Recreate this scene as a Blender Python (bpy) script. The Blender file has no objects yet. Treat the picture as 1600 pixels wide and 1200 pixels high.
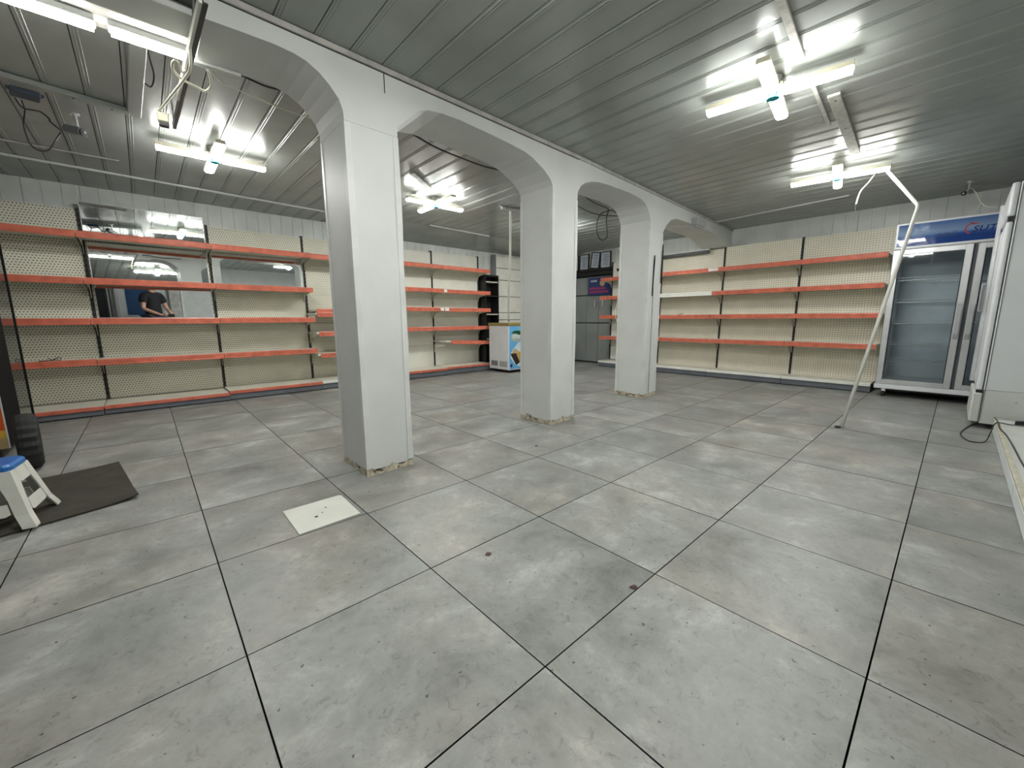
import bpy, bmesh, math, random
from mathutils import Vector, Matrix
random.seed(7)
S = bpy.context.scene
COL = S.collection
PI = math.pi

# ------------------------------------------------------------------ camera
yaw, pitch, roll = math.radians(47.786), math.radians(-9.236), math.radians(-0.296)
fw = Vector((math.cos(pitch)*math.cos(yaw), math.cos(pitch)*math.sin(yaw), math.sin(pitch)))
r0 = Vector((math.sin(yaw), -math.cos(yaw), 0)); u0 = r0.cross(fw)
rr = r0*math.cos(roll)+u0*math.sin(roll); uu = -r0*math.sin(roll)+u0*math.cos(roll)
cd = bpy.data.cameras.new('camera'); cam = bpy.data.objects.new('camera', cd); COL.objects.link(cam)
cd.sensor_width = 36; cd.sensor_fit = 'HORIZONTAL'; cd.lens = 626.6/1600*36; cd.clip_start = 0.01; cd.clip_end = 100
M = Matrix((rr, uu, -fw)).transposed().to_4x4(); M.translation = Vector((0, 0, 0.945))
cam.matrix_world = M; S.camera = cam
# ------------------------------------------------------------------ world, exposure
w = bpy.data.worlds.new('world'); S.world = w; w.use_nodes = True
w.node_tree.nodes['Background'].inputs[0].default_value = (.6, .65, .7, 1)
w.node_tree.nodes['Background'].inputs[1].default_value = .2
S.view_settings.view_transform = 'Standard'; S.view_settings.look = 'None'
S.view_settings.gamma = 1; S.view_settings.use_curve_mapping = False
S.view_settings.exposure = 1.12
LAMP = 44.0            # brightness of the LED lamps
BATT = 22.0
LCOL = (1.0, 1.0, .955, 1)

# ------------------------------------------------------------------ materials
def nodes(name):
    m = bpy.data.materials.new(name); m.use_nodes = True
    nt = m.node_tree; b = nt.nodes['Principled BSDF']
    return m, nt, b
def N(nt, t, **k):
    n = nt.nodes.new(t)
    for a, v in k.items():
        if a.startswith('i_'):
            n.inputs[int(a[2:])].default_value = v
        else: setattr(n, a, v)
    return n
def ramp(nt, stops):
    n = nt.nodes.new('ShaderNodeValToRGB'); e = n.color_ramp.elements
    while len(e) < len(stops): e.new(.5)
    for i, (p, c) in enumerate(stops):
        e[i].position = p; e[i].color = (*c, 1) if len(c) == 3 else c
    return n
def mat(name, col, rough=.5, metal=0, var=.08, scale=6, bump=0, bscale=40, spec=.5, coat=0, dirt=None):
    """plain surface with a little tone variation, grain and optional dirt"""
    m, nt, b = nodes(name); L = nt.links
    g = N(nt, 'ShaderNodeNewGeometry')
    n1 = N(nt, 'ShaderNodeTexNoise'); n1.inputs['Scale'].default_value = scale; n1.inputs['Detail'].default_value = 5
    L.new(g.outputs['Position'], n1.inputs['Vector'])
    c1 = tuple(max(0, c*(1-var)) for c in col); c2 = tuple(min(1, c*(1+var)) for c in col)
    r = ramp(nt, [(.3, c1), (.7, c2)]); L.new(n1.outputs[0], r.inputs[0]); out = r.outputs[0]
    if dirt:
        n2 = N(nt, 'ShaderNodeTexNoise'); n2.inputs['Scale'].default_value = dirt[1]; n2.inputs['Detail'].default_value = 8
        n2.inputs['Roughness'].default_value = .7
        L.new(g.outputs['Position'], n2.inputs['Vector'])
        r2 = ramp(nt, [(dirt[2], (0, 0, 0)), (dirt[2]+.12, (1, 1, 1))]); L.new(n2.outputs[0], r2.inputs[0])
        mx = N(nt, 'ShaderNodeMix', data_type='RGBA'); L.new(r2.outputs[0], mx.inputs[0]); L.new(out, mx.inputs[6])
        mx.inputs[7].default_value = (*dirt[0], 1); out = mx.outputs[2]
    L.new(out, b.inputs['Base Color'])
    b.inputs['Roughness'].default_value = rough; b.inputs['Metallic'].default_value = metal
    b.inputs['Specular IOR Level'].default_value = spec; b.inputs['Coat Weight'].default_value = coat
    if bump:
        n3 = N(nt, 'ShaderNodeTexNoise'); n3.inputs['Scale'].default_value = bscale; n3.inputs['Detail'].default_value = 3
        L.new(g.outputs['Position'], n3.inputs['Vector'])
        bp = N(nt, 'ShaderNodeBump'); bp.inputs['Strength'].default_value = bump; bp.inputs['Distance'].default_value = .01
        L.new(n3.outputs[0], bp.inputs['Height']); L.new(bp.outputs[0], b.inputs['Normal'])
    return m
def emit(name, col, s):
    m, nt, b = nodes(name)
    b.inputs['Base Color'].default_value = (.9, .9, .88, 1)
    b.inputs['Emission Color'].default_value = col; b.inputs['Emission Strength'].default_value = s
    return m
def glass_mat(name, tint=(.93, .96, .97), f=1.45):
    m, nt, b = nodes(name); L = nt.links; o = nt.nodes['Material Output']
    t = N(nt, 'ShaderNodeBsdfTransparent'); t.inputs[0].default_value = (*tint, 1)
    g = N(nt, 'ShaderNodeBsdfGlossy'); g.inputs['Roughness'].default_value = .03
    fr = N(nt, 'ShaderNodeFresnel'); fr.inputs[0].default_value = f
    mx = N(nt, 'ShaderNodeMixShader'); L.new(fr.outputs[0], mx.inputs[0]); L.new(t.outputs[0], mx.inputs[1]); L.new(g.outputs[0], mx.inputs[2])
    L.new(mx.outputs[0], o.inputs[0]); return m
def tile_mat():
    m, nt, b = nodes('concrete_look_tile'); L = nt.links
    g = N(nt, 'ShaderNodeNewGeometry'); oi = N(nt, 'ShaderNodeObjectInfo')
    off = N(nt, 'ShaderNodeVectorMath', operation='SCALE'); cb = N(nt, 'ShaderNodeCombineXYZ')
    L.new(oi.outputs['Random'], cb.inputs[0]); L.new(oi.outputs['Random'], cb.inputs[2])
    L.new(cb.outputs[0], off.inputs[0]); off.inputs['Scale'].default_value = 9
    ad = N(nt, 'ShaderNodeVectorMath', operation='ADD'); L.new(g.outputs['Position'], ad.inputs[0]); L.new(off.outputs[0], ad.inputs[1])
    def noise(s, d, r=.6, src=ad.outputs[0], dist=0):
        n = N(nt, 'ShaderNodeTexNoise'); n.inputs['Scale'].default_value = s; n.inputs['Detail'].default_value = d
        n.inputs['Roughness'].default_value = r; n.inputs['Distortion'].default_value = dist; L.new(src, n.inputs['Vector']); return n
    a = noise(3.6, 10, .72, dist=.25)
    r1 = ramp(nt, [(.28, (.130, .138, .129)), (.43, (.200, .212, .200)), (.55, (.255, .268, .253)), (.70, (.40, .412, .39))]); L.new(a.outputs[0], r1.inputs[0])
    wn = noise(1.7, 3, .5); r5 = ramp(nt, [(.42, (1, 1, 1)), (.66, (1.07, .985, .955))]); L.new(wn.outputs[0], r5.inputs[0])
    wm = N(nt, 'ShaderNodeMix', data_type='RGBA', blend_type='MULTIPLY'); wm.inputs[0].default_value = 1
    L.new(r1.outputs[0], wm.inputs[6]); L.new(r5.outputs[0], wm.inputs[7])
    # worn, scuffed darker streaks
    c = noise(28, 6, .75, dist=1.2); r2 = ramp(nt, [(.32, (.60, .58, .56)), (.45, (1, 1, 1))]); L.new(c.outputs[0], r2.inputs[0])
    mu = N(nt, 'ShaderNodeMix', data_type='RGBA', blend_type='MULTIPLY'); mu.inputs[0].default_value = .8
    L.new(wm.outputs[2], mu.inputs[6]); L.new(r2.outputs[0], mu.inputs[7])
    # dark dirt specks
    d = noise(48, 3, .5, src=g.outputs['Position']); d2 = noise(4, 3, .5, src=g.outputs['Position'])
    r3 = ramp(nt, [(.70, (0, 0, 0)), (.725, (1, 1, 1))]); L.new(d.outputs[0], r3.inputs[0])
    mx = N(nt, 'ShaderNodeMix', data_type='RGBA'); L.new(r3.outputs[0], mx.inputs[0]); L.new(mu.outputs[2], mx.inputs[6]); mx.inputs[7].default_value = (.06, .055, .05, 1)
    # per tile tone
    mt = N(nt, 'ShaderNodeMapRange'); mt.inputs[3].default_value = .93; mt.inputs[4].default_value = 1.07; L.new(oi.outputs['Random'], mt.inputs[0])
    hv = N(nt, 'ShaderNodeVectorMath', operation='SCALE'); L.new(mx.outputs[2], hv.inputs[0]); L.new(mt.outputs[0], hv.inputs['Scale'])
    L.new(hv.outputs[0], b.inputs['Base Color'])
    r4 = ramp(nt, [(.3, (.34,)*3), (.7, (.52,)*3)]); L.new(a.outputs[0], r4.inputs[0]); L.new(r4.outputs[0], b.inputs['Roughness'])
    b.inputs['Specular IOR Level'].default_value = .5
    bp = N(nt, 'ShaderNodeBump'); bp.inputs['Strength'].default_value = .10; bp.inputs['Distance'].default_value = .004
    L.new(c.outputs[0], bp.inputs['Height']); L.new(bp.outputs[0], b.inputs['Normal'])
    return m
def peg_mat(name, col, pitch=.025, rad=.22, dark=(.16, .14, .11), stag=.5):
    m, nt, b = nodes(name); L = nt.links
    tc = N(nt, 'ShaderNodeTexCoord'); s = N(nt, 'ShaderNodeSeparateXYZ'); L.new(tc.outputs['Object'], s.inputs[0])
    def m_(op, a, bb=None):
        n = N(nt, 'ShaderNodeMath', operation=op)
        for i, v in enumerate((a, bb)):
            if v is None: continue
            if isinstance(v, (int, float)): n.inputs[i].default_value = v
            else: L.new(v, n.inputs[i])
        return n.outputs[0]
    u = m_('DIVIDE', s.outputs[0], pitch); v = m_('DIVIDE', s.outputs[2], pitch)
    odd = m_('MULTIPLY', m_('FLOORED_MODULO', m_('FLOOR', v), 2.0), stag)
    fx = m_('SUBTRACT', m_('FRACT', m_('ADD', u, odd)), .5); fz = m_('SUBTRACT', m_('FRACT', v), .5)
    d = m_('SQRT', m_('ADD', m_('MULTIPLY', fx, fx), m_('MULTIPLY', fz, fz)))
    hole = m_('LESS_THAN', d, rad)
    n1 = N(nt, 'ShaderNodeTexNoise'); n1.inputs['Scale'].default_value = 5; n1.inputs['Detail'].default_value = 4
    g = N(nt, 'ShaderNodeNewGeometry'); L.new(g.outputs['Position'], n1.inputs['Vector'])
    r = ramp(nt, [(.3, tuple(c*.93 for c in col)), (.7, tuple(c*1.04 for c in col))]); L.new(n1.outputs[0], r.inputs[0])
    mx = N(nt, 'ShaderNodeMix', data_type='RGBA'); L.new(hole, mx.inputs[0]); L.new(r.outputs[0], mx.inputs[6]); mx.inputs[7].default_value = (*dark, 1)
    L.new(mx.outputs[2], b.inputs['Base Color']); b.inputs['Roughness'].default_value = .45
    return m

def hdr_mat():
    """printed header: pale blue sky fading to deep blue, wavy dark ridges (flat print)"""
    m, nt, b = nodes('blue_header_print'); L = nt.links
    tc = N(nt, 'ShaderNodeTexCoord'); s = N(nt, 'ShaderNodeSeparateXYZ'); L.new(tc.outputs['Generated'], s.inputs[0])
    n = N(nt, 'ShaderNodeTexNoise'); n.noise_dimensions = '1D'; n.inputs['Scale'].default_value = 7; n.inputs['Detail'].default_value = 3
    L.new(s.outputs[0], n.inputs['W'])
    a = N(nt, 'ShaderNodeMath', operation='MULTIPLY_ADD'); L.new(n.outputs[0], a.inputs[0]); a.inputs[1].default_value = -.55; L.new(s.outputs[2], a.inputs[2])
    r = ramp(nt, [(0, (.015, .05, .22)), (.12, (.03, .09, .30)), (.19, (.13, .22, .42)), (.30, (.20, .29, .45)), (.70, (.07, .14, .33))])
    L.new(a.outputs[0], r.inputs[0]); L.new(r.outputs[0], b.inputs['Base Color']); b.inputs['Roughness'].default_value = .04
    return m

MT = {}
MT['tile'] = tile_mat()
MT['grout'] = mat('dark_grout', (.025, .024, .022), .95, spec=.1)
MT['ceil'] = mat('glossy_painted_ceiling_panel', (.30, .32, .305), .26, .05, .10, 2.5, .10, 9, spec=.45, dirt=((.16, .15, .12), 3.0, .70))
MT['wallp'] = mat('grey_metal_wall_panel', (.70, .73, .705), .45, .05, .12, 3)
MT['wall'] = mat('white_wall', (.55, .56, .55), .7)
MT['white'] = mat('white_painted_plaster', (.61, .63, .61), .55, 0, .05, 3, .25, 6, dirt=((.45, .43, .36), 5, .80))
MT['soffit'] = MT['white']
MT['trimw'] = mat('white_plastic_trim', (.63, .65, .64), .45)
MT['cornice'] = mat('grey_cornice', (.42, .41, .39), .6, 0, .2, 12)
MT['dirty'] = mat('dirty_plaster_edge', (.50, .45, .35), .9, 0, .4, 30, .6, 60, dirt=((.06, .05, .03), 22, .52))
MT['peg'] = peg_mat('pegboard_cream', (.76, .74, .62), dark=(.11, .10, .08))
MT['pegw'] = peg_mat('pegboard_white', (.80, .79, .71), .025, .17, (.28, .27, .23), 0)
MT['pegr'] = peg_mat('pegboard_cream_grid', (.80, .76, .63), .03, .19, (.25, .23, .18), 0)
MT['plainw'] = mat('cream_sheet', (.78, .78, .72), .45)
MT['shelf'] = mat('cream_shelf_steel', (.66, .64, .55), .4, 0, .06, 8)
MT['orange'] = mat('orange_price_rail', (.60, .155, .095), .34, 0, .2, 14, dirt=((.62, .34, .24), 20, .66))
MT['railw'] = mat('white_price_rail', (.80, .80, .75), .35)
MT['post'] = mat('dark_grey_upright', (.035, .034, .032), .5, .3, .3, 90)
MT['postg'] = mat('grey_upright', (.25, .27, .28), .4, .5)
MT['plinth'] = mat('slate_plinth', (.12, .13, .15), .45, 0, .15)
MT['black'] = mat('black_plastic', (.012, .012, .013), .4)
MT['rubber'] = mat('black_rubber', (.018, .018, .018), .75, 0, .3, 20)
MT['mat'] = mat('dark_doormat', (.042, .038, .028), .9, 0, .25, 9, .5, 200)
MT['mirror'], nt_, b_ = nodes('mirror_glass'); b_.inputs['Metallic'].default_value = 1; b_.inputs['Roughness'].default_value = .015; b_.inputs['Base Color'].default_value = (.78, .82, .82, 1)
MT['led'] = emit('led_diffuser', LCOL, LAMP)
MT['ledb'] = emit('led_diffuser_boosted', LCOL, LAMP*1.35)  # same lamp type, emission raised to brighten the near floor
MT['batt'] = emit('batten_diffuser', (1, 1, .93, 1), BATT)
MT['beige'] = mat('yellowed_plastic', (.60, .57, .44), .5)
MT['cyan'] = mat('cyan_plastic', (.0, .36, .42), .6)
MT['enam'] = mat('white_enamel', (.70, .72, .74), .25, 0, .04, dirt=((.42, .43, .43), 6, .80))
MT['enamd'] = mat('grey_white_enamel_side', (.62, .65, .66), .45, 0, .05, 2)
MT['kick'] = mat('stained_enamel', (.55, .57, .54), .45, 0, .08, 5, dirt=((.10, .11, .10), 11, .615))
MT['alu'] = mat('brushed_aluminium', (.62, .63, .64), .32, .6)
MT['chrome'] = mat('chrome', (.7, .7, .7), .15, 1)
MT['fint'] = mat('fridge_liner', (.62, .66, .70), .4)
MT['gasket'] = mat('dark_gasket', (.06, .065, .075), .6)
MT['glass'] = glass_mat('fridge_glass')
MT['dglass'] = mat('dark_door_glass', (.02, .022, .024), .03, 0, 0, spec=.5)
MT['mblack'] = mat('matt_black', (.006, .006, .007), .75, spec=.15)
MT['hdr'] = hdr_mat()
MT['navy'] = mat('navy_print', (.015, .035, .16), .2)
MT['red'] = mat('red_print', (.38, .03, .04), .3)
MT['pink'] = mat('pink_print', (.55, .03, .12), .4)
MT['lblue'] = mat('light_blue_print', (.12, .38, .66), .25)
MT['pblue'] = mat('pale_blue_print', (.52, .68, .78), .25)
MT['green'] = mat('dark_green_print', (.005, .07, .03), .25)
MT['sage'] = mat('grey_green_print', (.32, .42, .38), .25)
MT['brown'] = mat('brown_print', (.035, .018, .015), .25)
MT['ochre'] = mat('ochre_print', (.55, .33, .06), .25)
MT['gold'] = mat('olive_gold_frame', (.33, .27, .09), .35, .3)
MT['bluep'] = mat('blue_seat_plastic', (.01, .13, .42), .35)
MT['whitep'] = mat('white_stool_plastic', (.62, .62, .57), .45, 0, .06, 8, dirt=((.22, .19, .13), 20, .70))
MT['pvc'] = mat('white_pvc', (.72, .72, .66), .4)
MT['cablew'] = mat('white_cable', (.68, .67, .55), .5)
MT['wood'] = mat('raw_batten', (.50, .49, .44), .7, 0, .2, 25, dirt=((.12, .11, .09), 18, .68))
MT['steelk'] = mat('black_white_profile', (.05, .055, .055), .3, .5)
MT['door'] = mat('grey_metal_door', (.30, .32, .31), .45, .2, .15, 2)
MT['paper'] = mat('certificate_paper', (.55, .60, .68), .6, 0, .1, 40)
MT['orangep'] = mat('orange_sticker', (.62, .09, .01), .4)
MT['yellowp'] = mat('yellow_sticker', (.62, .38, .05), .4)
MT['sandp'] = mat('sand_sticker', (.50, .36, .19), .4)
MT['skin'] = mat('skin', (.55, .30, .22), .5)
MT['cloth'] = mat('black_cotton', (.012, .012, .014), .9)
MT['jeans'] = mat('dark_denim', (.03, .04, .08), .9)
MT['hair'] = mat('dark_hair', (.02, .013, .01), .6)
MT['blued'] = mat('blue_door_panel', (.02, .07, .18), .3)
MT['plate'] = mat('painted_cover_plate', (.60, .62, .56), .5, 0, .06, 6, dirt=((.30, .31, .27), 22, .66))
MT['dirtc'] = mat('brown_clod', (.09, .055, .04), .95, 0, .3, 60)
MT['psu'] = mat('dark_blue_case', (.035, .05, .085), .5)
MT['camg'] = mat('grey_camera_case', (.20, .21, .22), .4)
MT['camw'] = mat('pale_camera_case', (.42, .44, .45), .4)

# ------------------------------------------------------------------ helpers
def bm_(): return bmesh.new()
def bx(bm, x0, x1, y0, y1, z0, z1, mtx=None):
    vs = [bm.verts.new((x, y, z)) for z in (z0, z1) for y in (y0, y1) for x in (x0, x1)]
    if mtx is not None:
        for v in vs: v.co = mtx @ v.co
    for f in ((0, 2, 3, 1), (4, 5, 7, 6), (0, 1, 5, 4), (2, 6, 7, 3), (0, 4, 6, 2), (1, 3, 7, 5)):
        bm.faces.new([vs[i] for i in f])
    return vs
def prism(bm, pts, a0, a1, axis='y'):
    """closed outline pts (u,v) extruded a0..a1; axis y: (u,a,v); x: (a,u,v); z: (u,v,a)"""
    f = {'y': lambda u, v, a: (u, a, v), 'x': lambda u, v, a: (a, u, v), 'z': lambda u, v, a: (u, v, a)}[axis]
    A = [bm.verts.new(f(u, v, a0)) for u, v in pts]; B = [bm.verts.new(f(u, v, a1)) for u, v in pts]
    n = len(pts)
    bm.faces.new(A); bm.faces.new(B[::-1])
    for i in range(n): bm.faces.new((A[i], B[i], B[(i+1) % n], A[(i+1) % n]))
def tube(bm, pts, r, n=8, r2=None):
    pts = [Vector(p) for p in pts]; rings = []
    for i, p in enumerate(pts):
        d = (pts[min(i+1, len(pts)-1)]-pts[max(i-1, 0)]).normalized()
        a = d.orthogonal().normalized() if i == 0 else (rings_a - d*rings_a.dot(d)).normalized()
        rings_a = a; b = d.cross(a)
        rad = r if r2 is None else r+(r2-r)*i/(len(pts)-1)
        rings.append([bm.verts.new(p+(a*math.cos(2*PI*k/n)+b*math.sin(2*PI*k/n))*rad) for k in range(n)])
    for A, B in zip(rings, rings[1:]):
        for k in range(n): bm.faces.new((A[k], A[(k+1) % n], B[(k+1) % n], B[k]))
    bm.faces.new(rings[0][::-1]); bm.faces.new(rings[-1])
def smooth_path(pts, n=6):
    P = [Vector(p) for p in pts]; out = []
    for i in range(len(P)-1):
        a, b, c, d = P[max(i-1, 0)], P[i], P[i+1], P[min(i+2, len(P)-1)]
        for k in range(n):
            t = k/n
            out.append(.5*((2*b)+(-a+c)*t+(2*a-5*b+4*c-d)*t*t+(-a+3*b-3*c+d)*t**3))
    out.append(P[-1]); return out
def cyl(bm, c, r, h, axis='z', n=20, r2=None):
    d = {'x': Vector((1, 0, 0)), 'y': Vector((0, 1, 0)), 'z': Vector((0, 0, 1))}[axis]
    tube(bm, [Vector(c), Vector(c)+d*h], r, n, r2)
def bevel(bm, w=.003, seg=1):
    bmesh.ops.recalc_face_normals(bm, faces=bm.faces)
    es = [e for e in bm.edges if len(e.link_faces) == 2 and e.calc_face_angle(0) > .5]
    bmesh.ops.bevel(bm, geom=es, offset=w, segments=seg, affect='EDGES', profile=.6)
def obj(name, bm, m, parent=None, label=None, smooth=False, bev=0, loc=None, kind=None):
    if bev: bevel(bm, bev, 2 if bev > .008 else 1)
    bmesh.ops.recalc_face_normals(bm, faces=bm.faces)
    me = bpy.data.meshes.new(name); bm.to_mesh(me); bm.free()
    if smooth:
        for p in me.polygons: p.use_smooth = True
    me.materials.append(MT[m] if isinstance(m, str) else m)
    o = bpy.data.objects.new(name, me); COL.objects.link(o)
    if parent: o.parent = parent
    if loc: o.location = loc
    if label: o['label'] = label
    if kind: o['kind'] = kind
    return o
def tag(o, label=None, cat=None, group=None, kind=None):
    for k, v in (('label', label), ('category', cat), ('group', group), ('kind', kind)):
        if v: o[k] = v
    return o
def thing(name, label, cat, loc=(0, 0, 0), rz=0, group=None, kind=None):
    o = bpy.data.objects.new(name, None); COL.objects.link(o); o.location = loc; o.rotation_euler = (0, 0, rz)
    o.empty_display_size = .1
    return tag(o, label, cat, group, kind)
def box(name, m, x0, x1, y0, y1, z0, z1, parent=None, bev=0, label=None, kind=None):
    b = bm_(); bx(b, x0, x1, y0, y1, z0, z1); return obj(name, b, m, parent, label, bev=bev, kind=kind)
def copy_tree(o, parent=None):
    c = o.copy(); COL.objects.link(c); c.parent = parent
    for ch in list(o.children): copy_tree(ch, c)
    return c

# ------------------------------------------------------------------ room shell
XA, XB, YA, YB, ZC = -2.6, 7.15, -1.35, 6.3, 2.333
floor = box('floor', 'grout', XA-.1, XB+.1, YA-.1, YB+.1, -.10, -.012, kind='structure')
tag(floor, 'grey concrete-look floor laid with large square tiles and dark joints')
b = bm_(); g = .0022
bx(b, g, .6-g, g, .6-g, -.02, 0); t0 = obj('tile', b, 'tile', floor); t0.data.materials.append(MT['grout'])
for p in t0.data.polygons: p.material_index = 0 if p.normal.z > .5 else 1
first = True
for i in range(-5, 13):
    for j in range(-5, 10):
        x = .1124+.6*i; y = 1.2552+.6*j
        if x > XB or y > YB or x+.6 < XA or y+.6 < YA: continue
        if first: t = t0; first = False
        else: t = t0.copy(); COL.objects.link(t)
        t.location = (x, y, random.uniform(-.0004, .0004))

ceiling = box('ceiling', 'grout', XA-.1, XB+.1, YA-.1, YB+.1, ZC+.014, ZC+.1, kind='structure')
tag(ceiling, 'glossy grey metal ceiling of narrow ribbed panels')
PW = .1775
b = bm_()
prof = [(0, .010), (.003, 0), (.012, 0), (.014, -.0025), (.018, -.0025), (.020, 0), (.026, 0), (.028, -.0025), (.032, -.0025), (.034, 0),
        (PW-.003, 0), (PW, .010), (PW, .013), (0, .013)]
prism(b, prof, YA, YB, 'y')
cp = obj('ceiling_panel', b, 'ceil', ceiling)
k0 = int((XA-.6)//PW)
for k in range(k0, int((XB-.6)//PW)+1):
    c = cp if k == k0 else cp.copy()
    if k != k0: COL.objects.link(c)
    c.location = (.6+PW*k, 0, ZC+random.uniform(-.0006, .0006)); c.rotation_euler = (0, random.uniform(-.003, .003), 0)

def ribbed_wall(name, along, a0, a1, pos, label, skip=None):
    """vertical metal cladding panels; along x (wall at y=pos) or y (wall at x=pos)"""
    if along == 'x': w = box(name, 'grout', a0, a1, pos+.014, pos+.1, 0, ZC+.03, kind='structure')
    else: w = box(name, 'grout', pos+.014, pos+.1, a0, a1, 0, ZC+.03, kind='structure')
    tag(w, label)
    PW = .2663; pr = [(0, .008), (.003, 0), (.10, 0), (.104, .006), (.128, .006), (.132, 0), (PW-.003, 0), (PW, .008), (PW, .0135), (0, .0135)]
    b = bm_(); prism(b, pr if along == 'x' else [(v, u) for u, v in pr], 0, ZC+.012, 'z')
    p0 = obj('wall_panel', b, 'wallp', w); n = int((a1-a0)/PW)
    for k in range(n+1):
        p = p0 if k == 0 else p0.copy()
        if k: COL.objects.link(p)
        p.location = (a0+k*PW, pos, 0) if along == 'x' else (pos, a0+k*PW, 0)
        if k == n: p.location = (a1-PW, pos+.0002, 0) if along == 'x' else (pos+.0002, a1-PW, 0)
    return w
ribbed_wall('wall_left', 'x', XA, XB, YB, 'pale grey ribbed metal wall above the long run of shelving on the left')
ribbed_wall('wall_far', 'y', YA, YB, XB, 'pale grey ribbed metal wall behind the right-hand shelving and the glass fridge')
wr = box('wall_right', 'wall', XA-.1, XB+.1, YA-.1, YA, 0, ZC+.03, kind='structure'); tag(wr, 'plain white wall on the camera side')
wn = box('wall_near', 'wall', XA-.1, XA, YA, YB, 0, ZC+.03, kind='structure'); tag(wn, 'plain white end wall at the near left')

# sloping dark ceiling edge above the far half of the left wall
b = bm_(); prism(b, [(5.52, ZC-.002), (YB, ZC-.115), (YB, ZC-.002)], 2.75, XB, 'x')
tag(obj('trim_1', b, 'ceil', kind='structure'), 'sloping panel where the ceiling drops to the left wall')

# ------------------------------------------------------------------ arched beam and its columns
def yf(x):                                                          # front face of the beam, slightly askew
    return 2.3097+.03*(x-.905) if x < 2.95 else 2.371+.055*(x-2.95)
arch = [(.335, 2.205), (.45, 2.212), (.60, 2.218), (.68, 2.213), (.738, 2.201), (.796, 2.171), (.84, 2.134), (.885, 2.083), (.903, 2.035), (.905, 1.99),
        (1.214, 1.99), (1.215, 2.05), (1.235, 2.08), (1.265, 2.105), (1.30, 2.135), (1.366, 2.179), (1.425, 2.203), (1.528, 2.218), (1.677, 2.222), (1.896, 2.215), (2.077, 2.206),
        (2.275, 2.191), (2.36, 2.172), (2.494, 2.116), (2.573, 2.062), (2.602, 2.02), (2.604, 1.97),
        (2.936, 1.97), (2.94, 2.038), (2.986, 2.10), (3.053, 2.138), (3.153, 2.170), (3.257, 2.189), (3.423, 2.202), (3.853, 2.213), (4.06, 2.204), (4.15, 2.187), (4.211, 2.161), (4.28, 2.105), (4.325, 2.03), (4.328, 1.93),
        (4.655, 1.93), (4.662, 1.95), (4.69, 1.985), (4.732, 2.030), (4.845, 2.110), (4.987, 2.149), (5.2, 2.16), (5.472, 2.166), (6.183, 2.169), (6.45, 2.155), (6.60, 2.136), (6.75, 2.10), (6.888, 2.06), (6.888, 2.062)]
arch = arch[:-1]+[(6.95, 2.056), (XB, 2.056)]
DEP = .385
ZB = ZC-.003
b = bm_(); rows = []
for x, z in arch:
    y = yf(x)
    rows.append([b.verts.new((x, y, z)), b.verts.new((x, y+DEP, z)), b.verts.new((x, y, ZB)), b.verts.new((x, y+DEP, ZB))])
for A, B in zip(rows, rows[1:]):
    b.faces.new((A[0], B[0], B[2], A[2])); b.faces.new((A[1], A[3], B[3], B[1]))
    b.faces.new((A[0], A[1], B[1], B[0])); b.faces.new((A[2], B[2], B[3], A[3]))
A = rows[0]; b.faces.new((A[0], A[2], A[3], A[1])); A = rows[-1]; b.faces.new((A[0], A[1], A[3], A[2]))
beam = obj('wall_middle', b, 'white', kind='structure')
tag(beam, 'white plastered beam of rounded arches carried by the columns')
# cornice strip under the ceiling with its dark joint
for name, m, z0, z1, pr in (('cornice', 'cornice', 2.303, ZB, .012), ('joint', 'grout', 2.2985, 2.3025, .0015)):
    b = bm_(); prev = None
    for x in (.335, 2.95, XB if name == 'cornice' else 2.2):
        if prev is not None:
            p = prev
            if x > p:
                vs = [(p, yf(p)), (x, yf(x)), (x, yf(x)-pr), (p, yf(p)-pr)]
                prism(b, vs, z0, z1, 'z')
        prev = x
    obj(name, b, m, beam)
b = bm_(); prism(b, [(1.145, yf(1.145)-.001), (1.150, yf(1.15)-.001), (1.150, yf(1.15)+.002), (1.145, yf(1.145)+.002)], 2.20, 2.30, 'z'); obj('joint', b, 'grout', beam)

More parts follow.
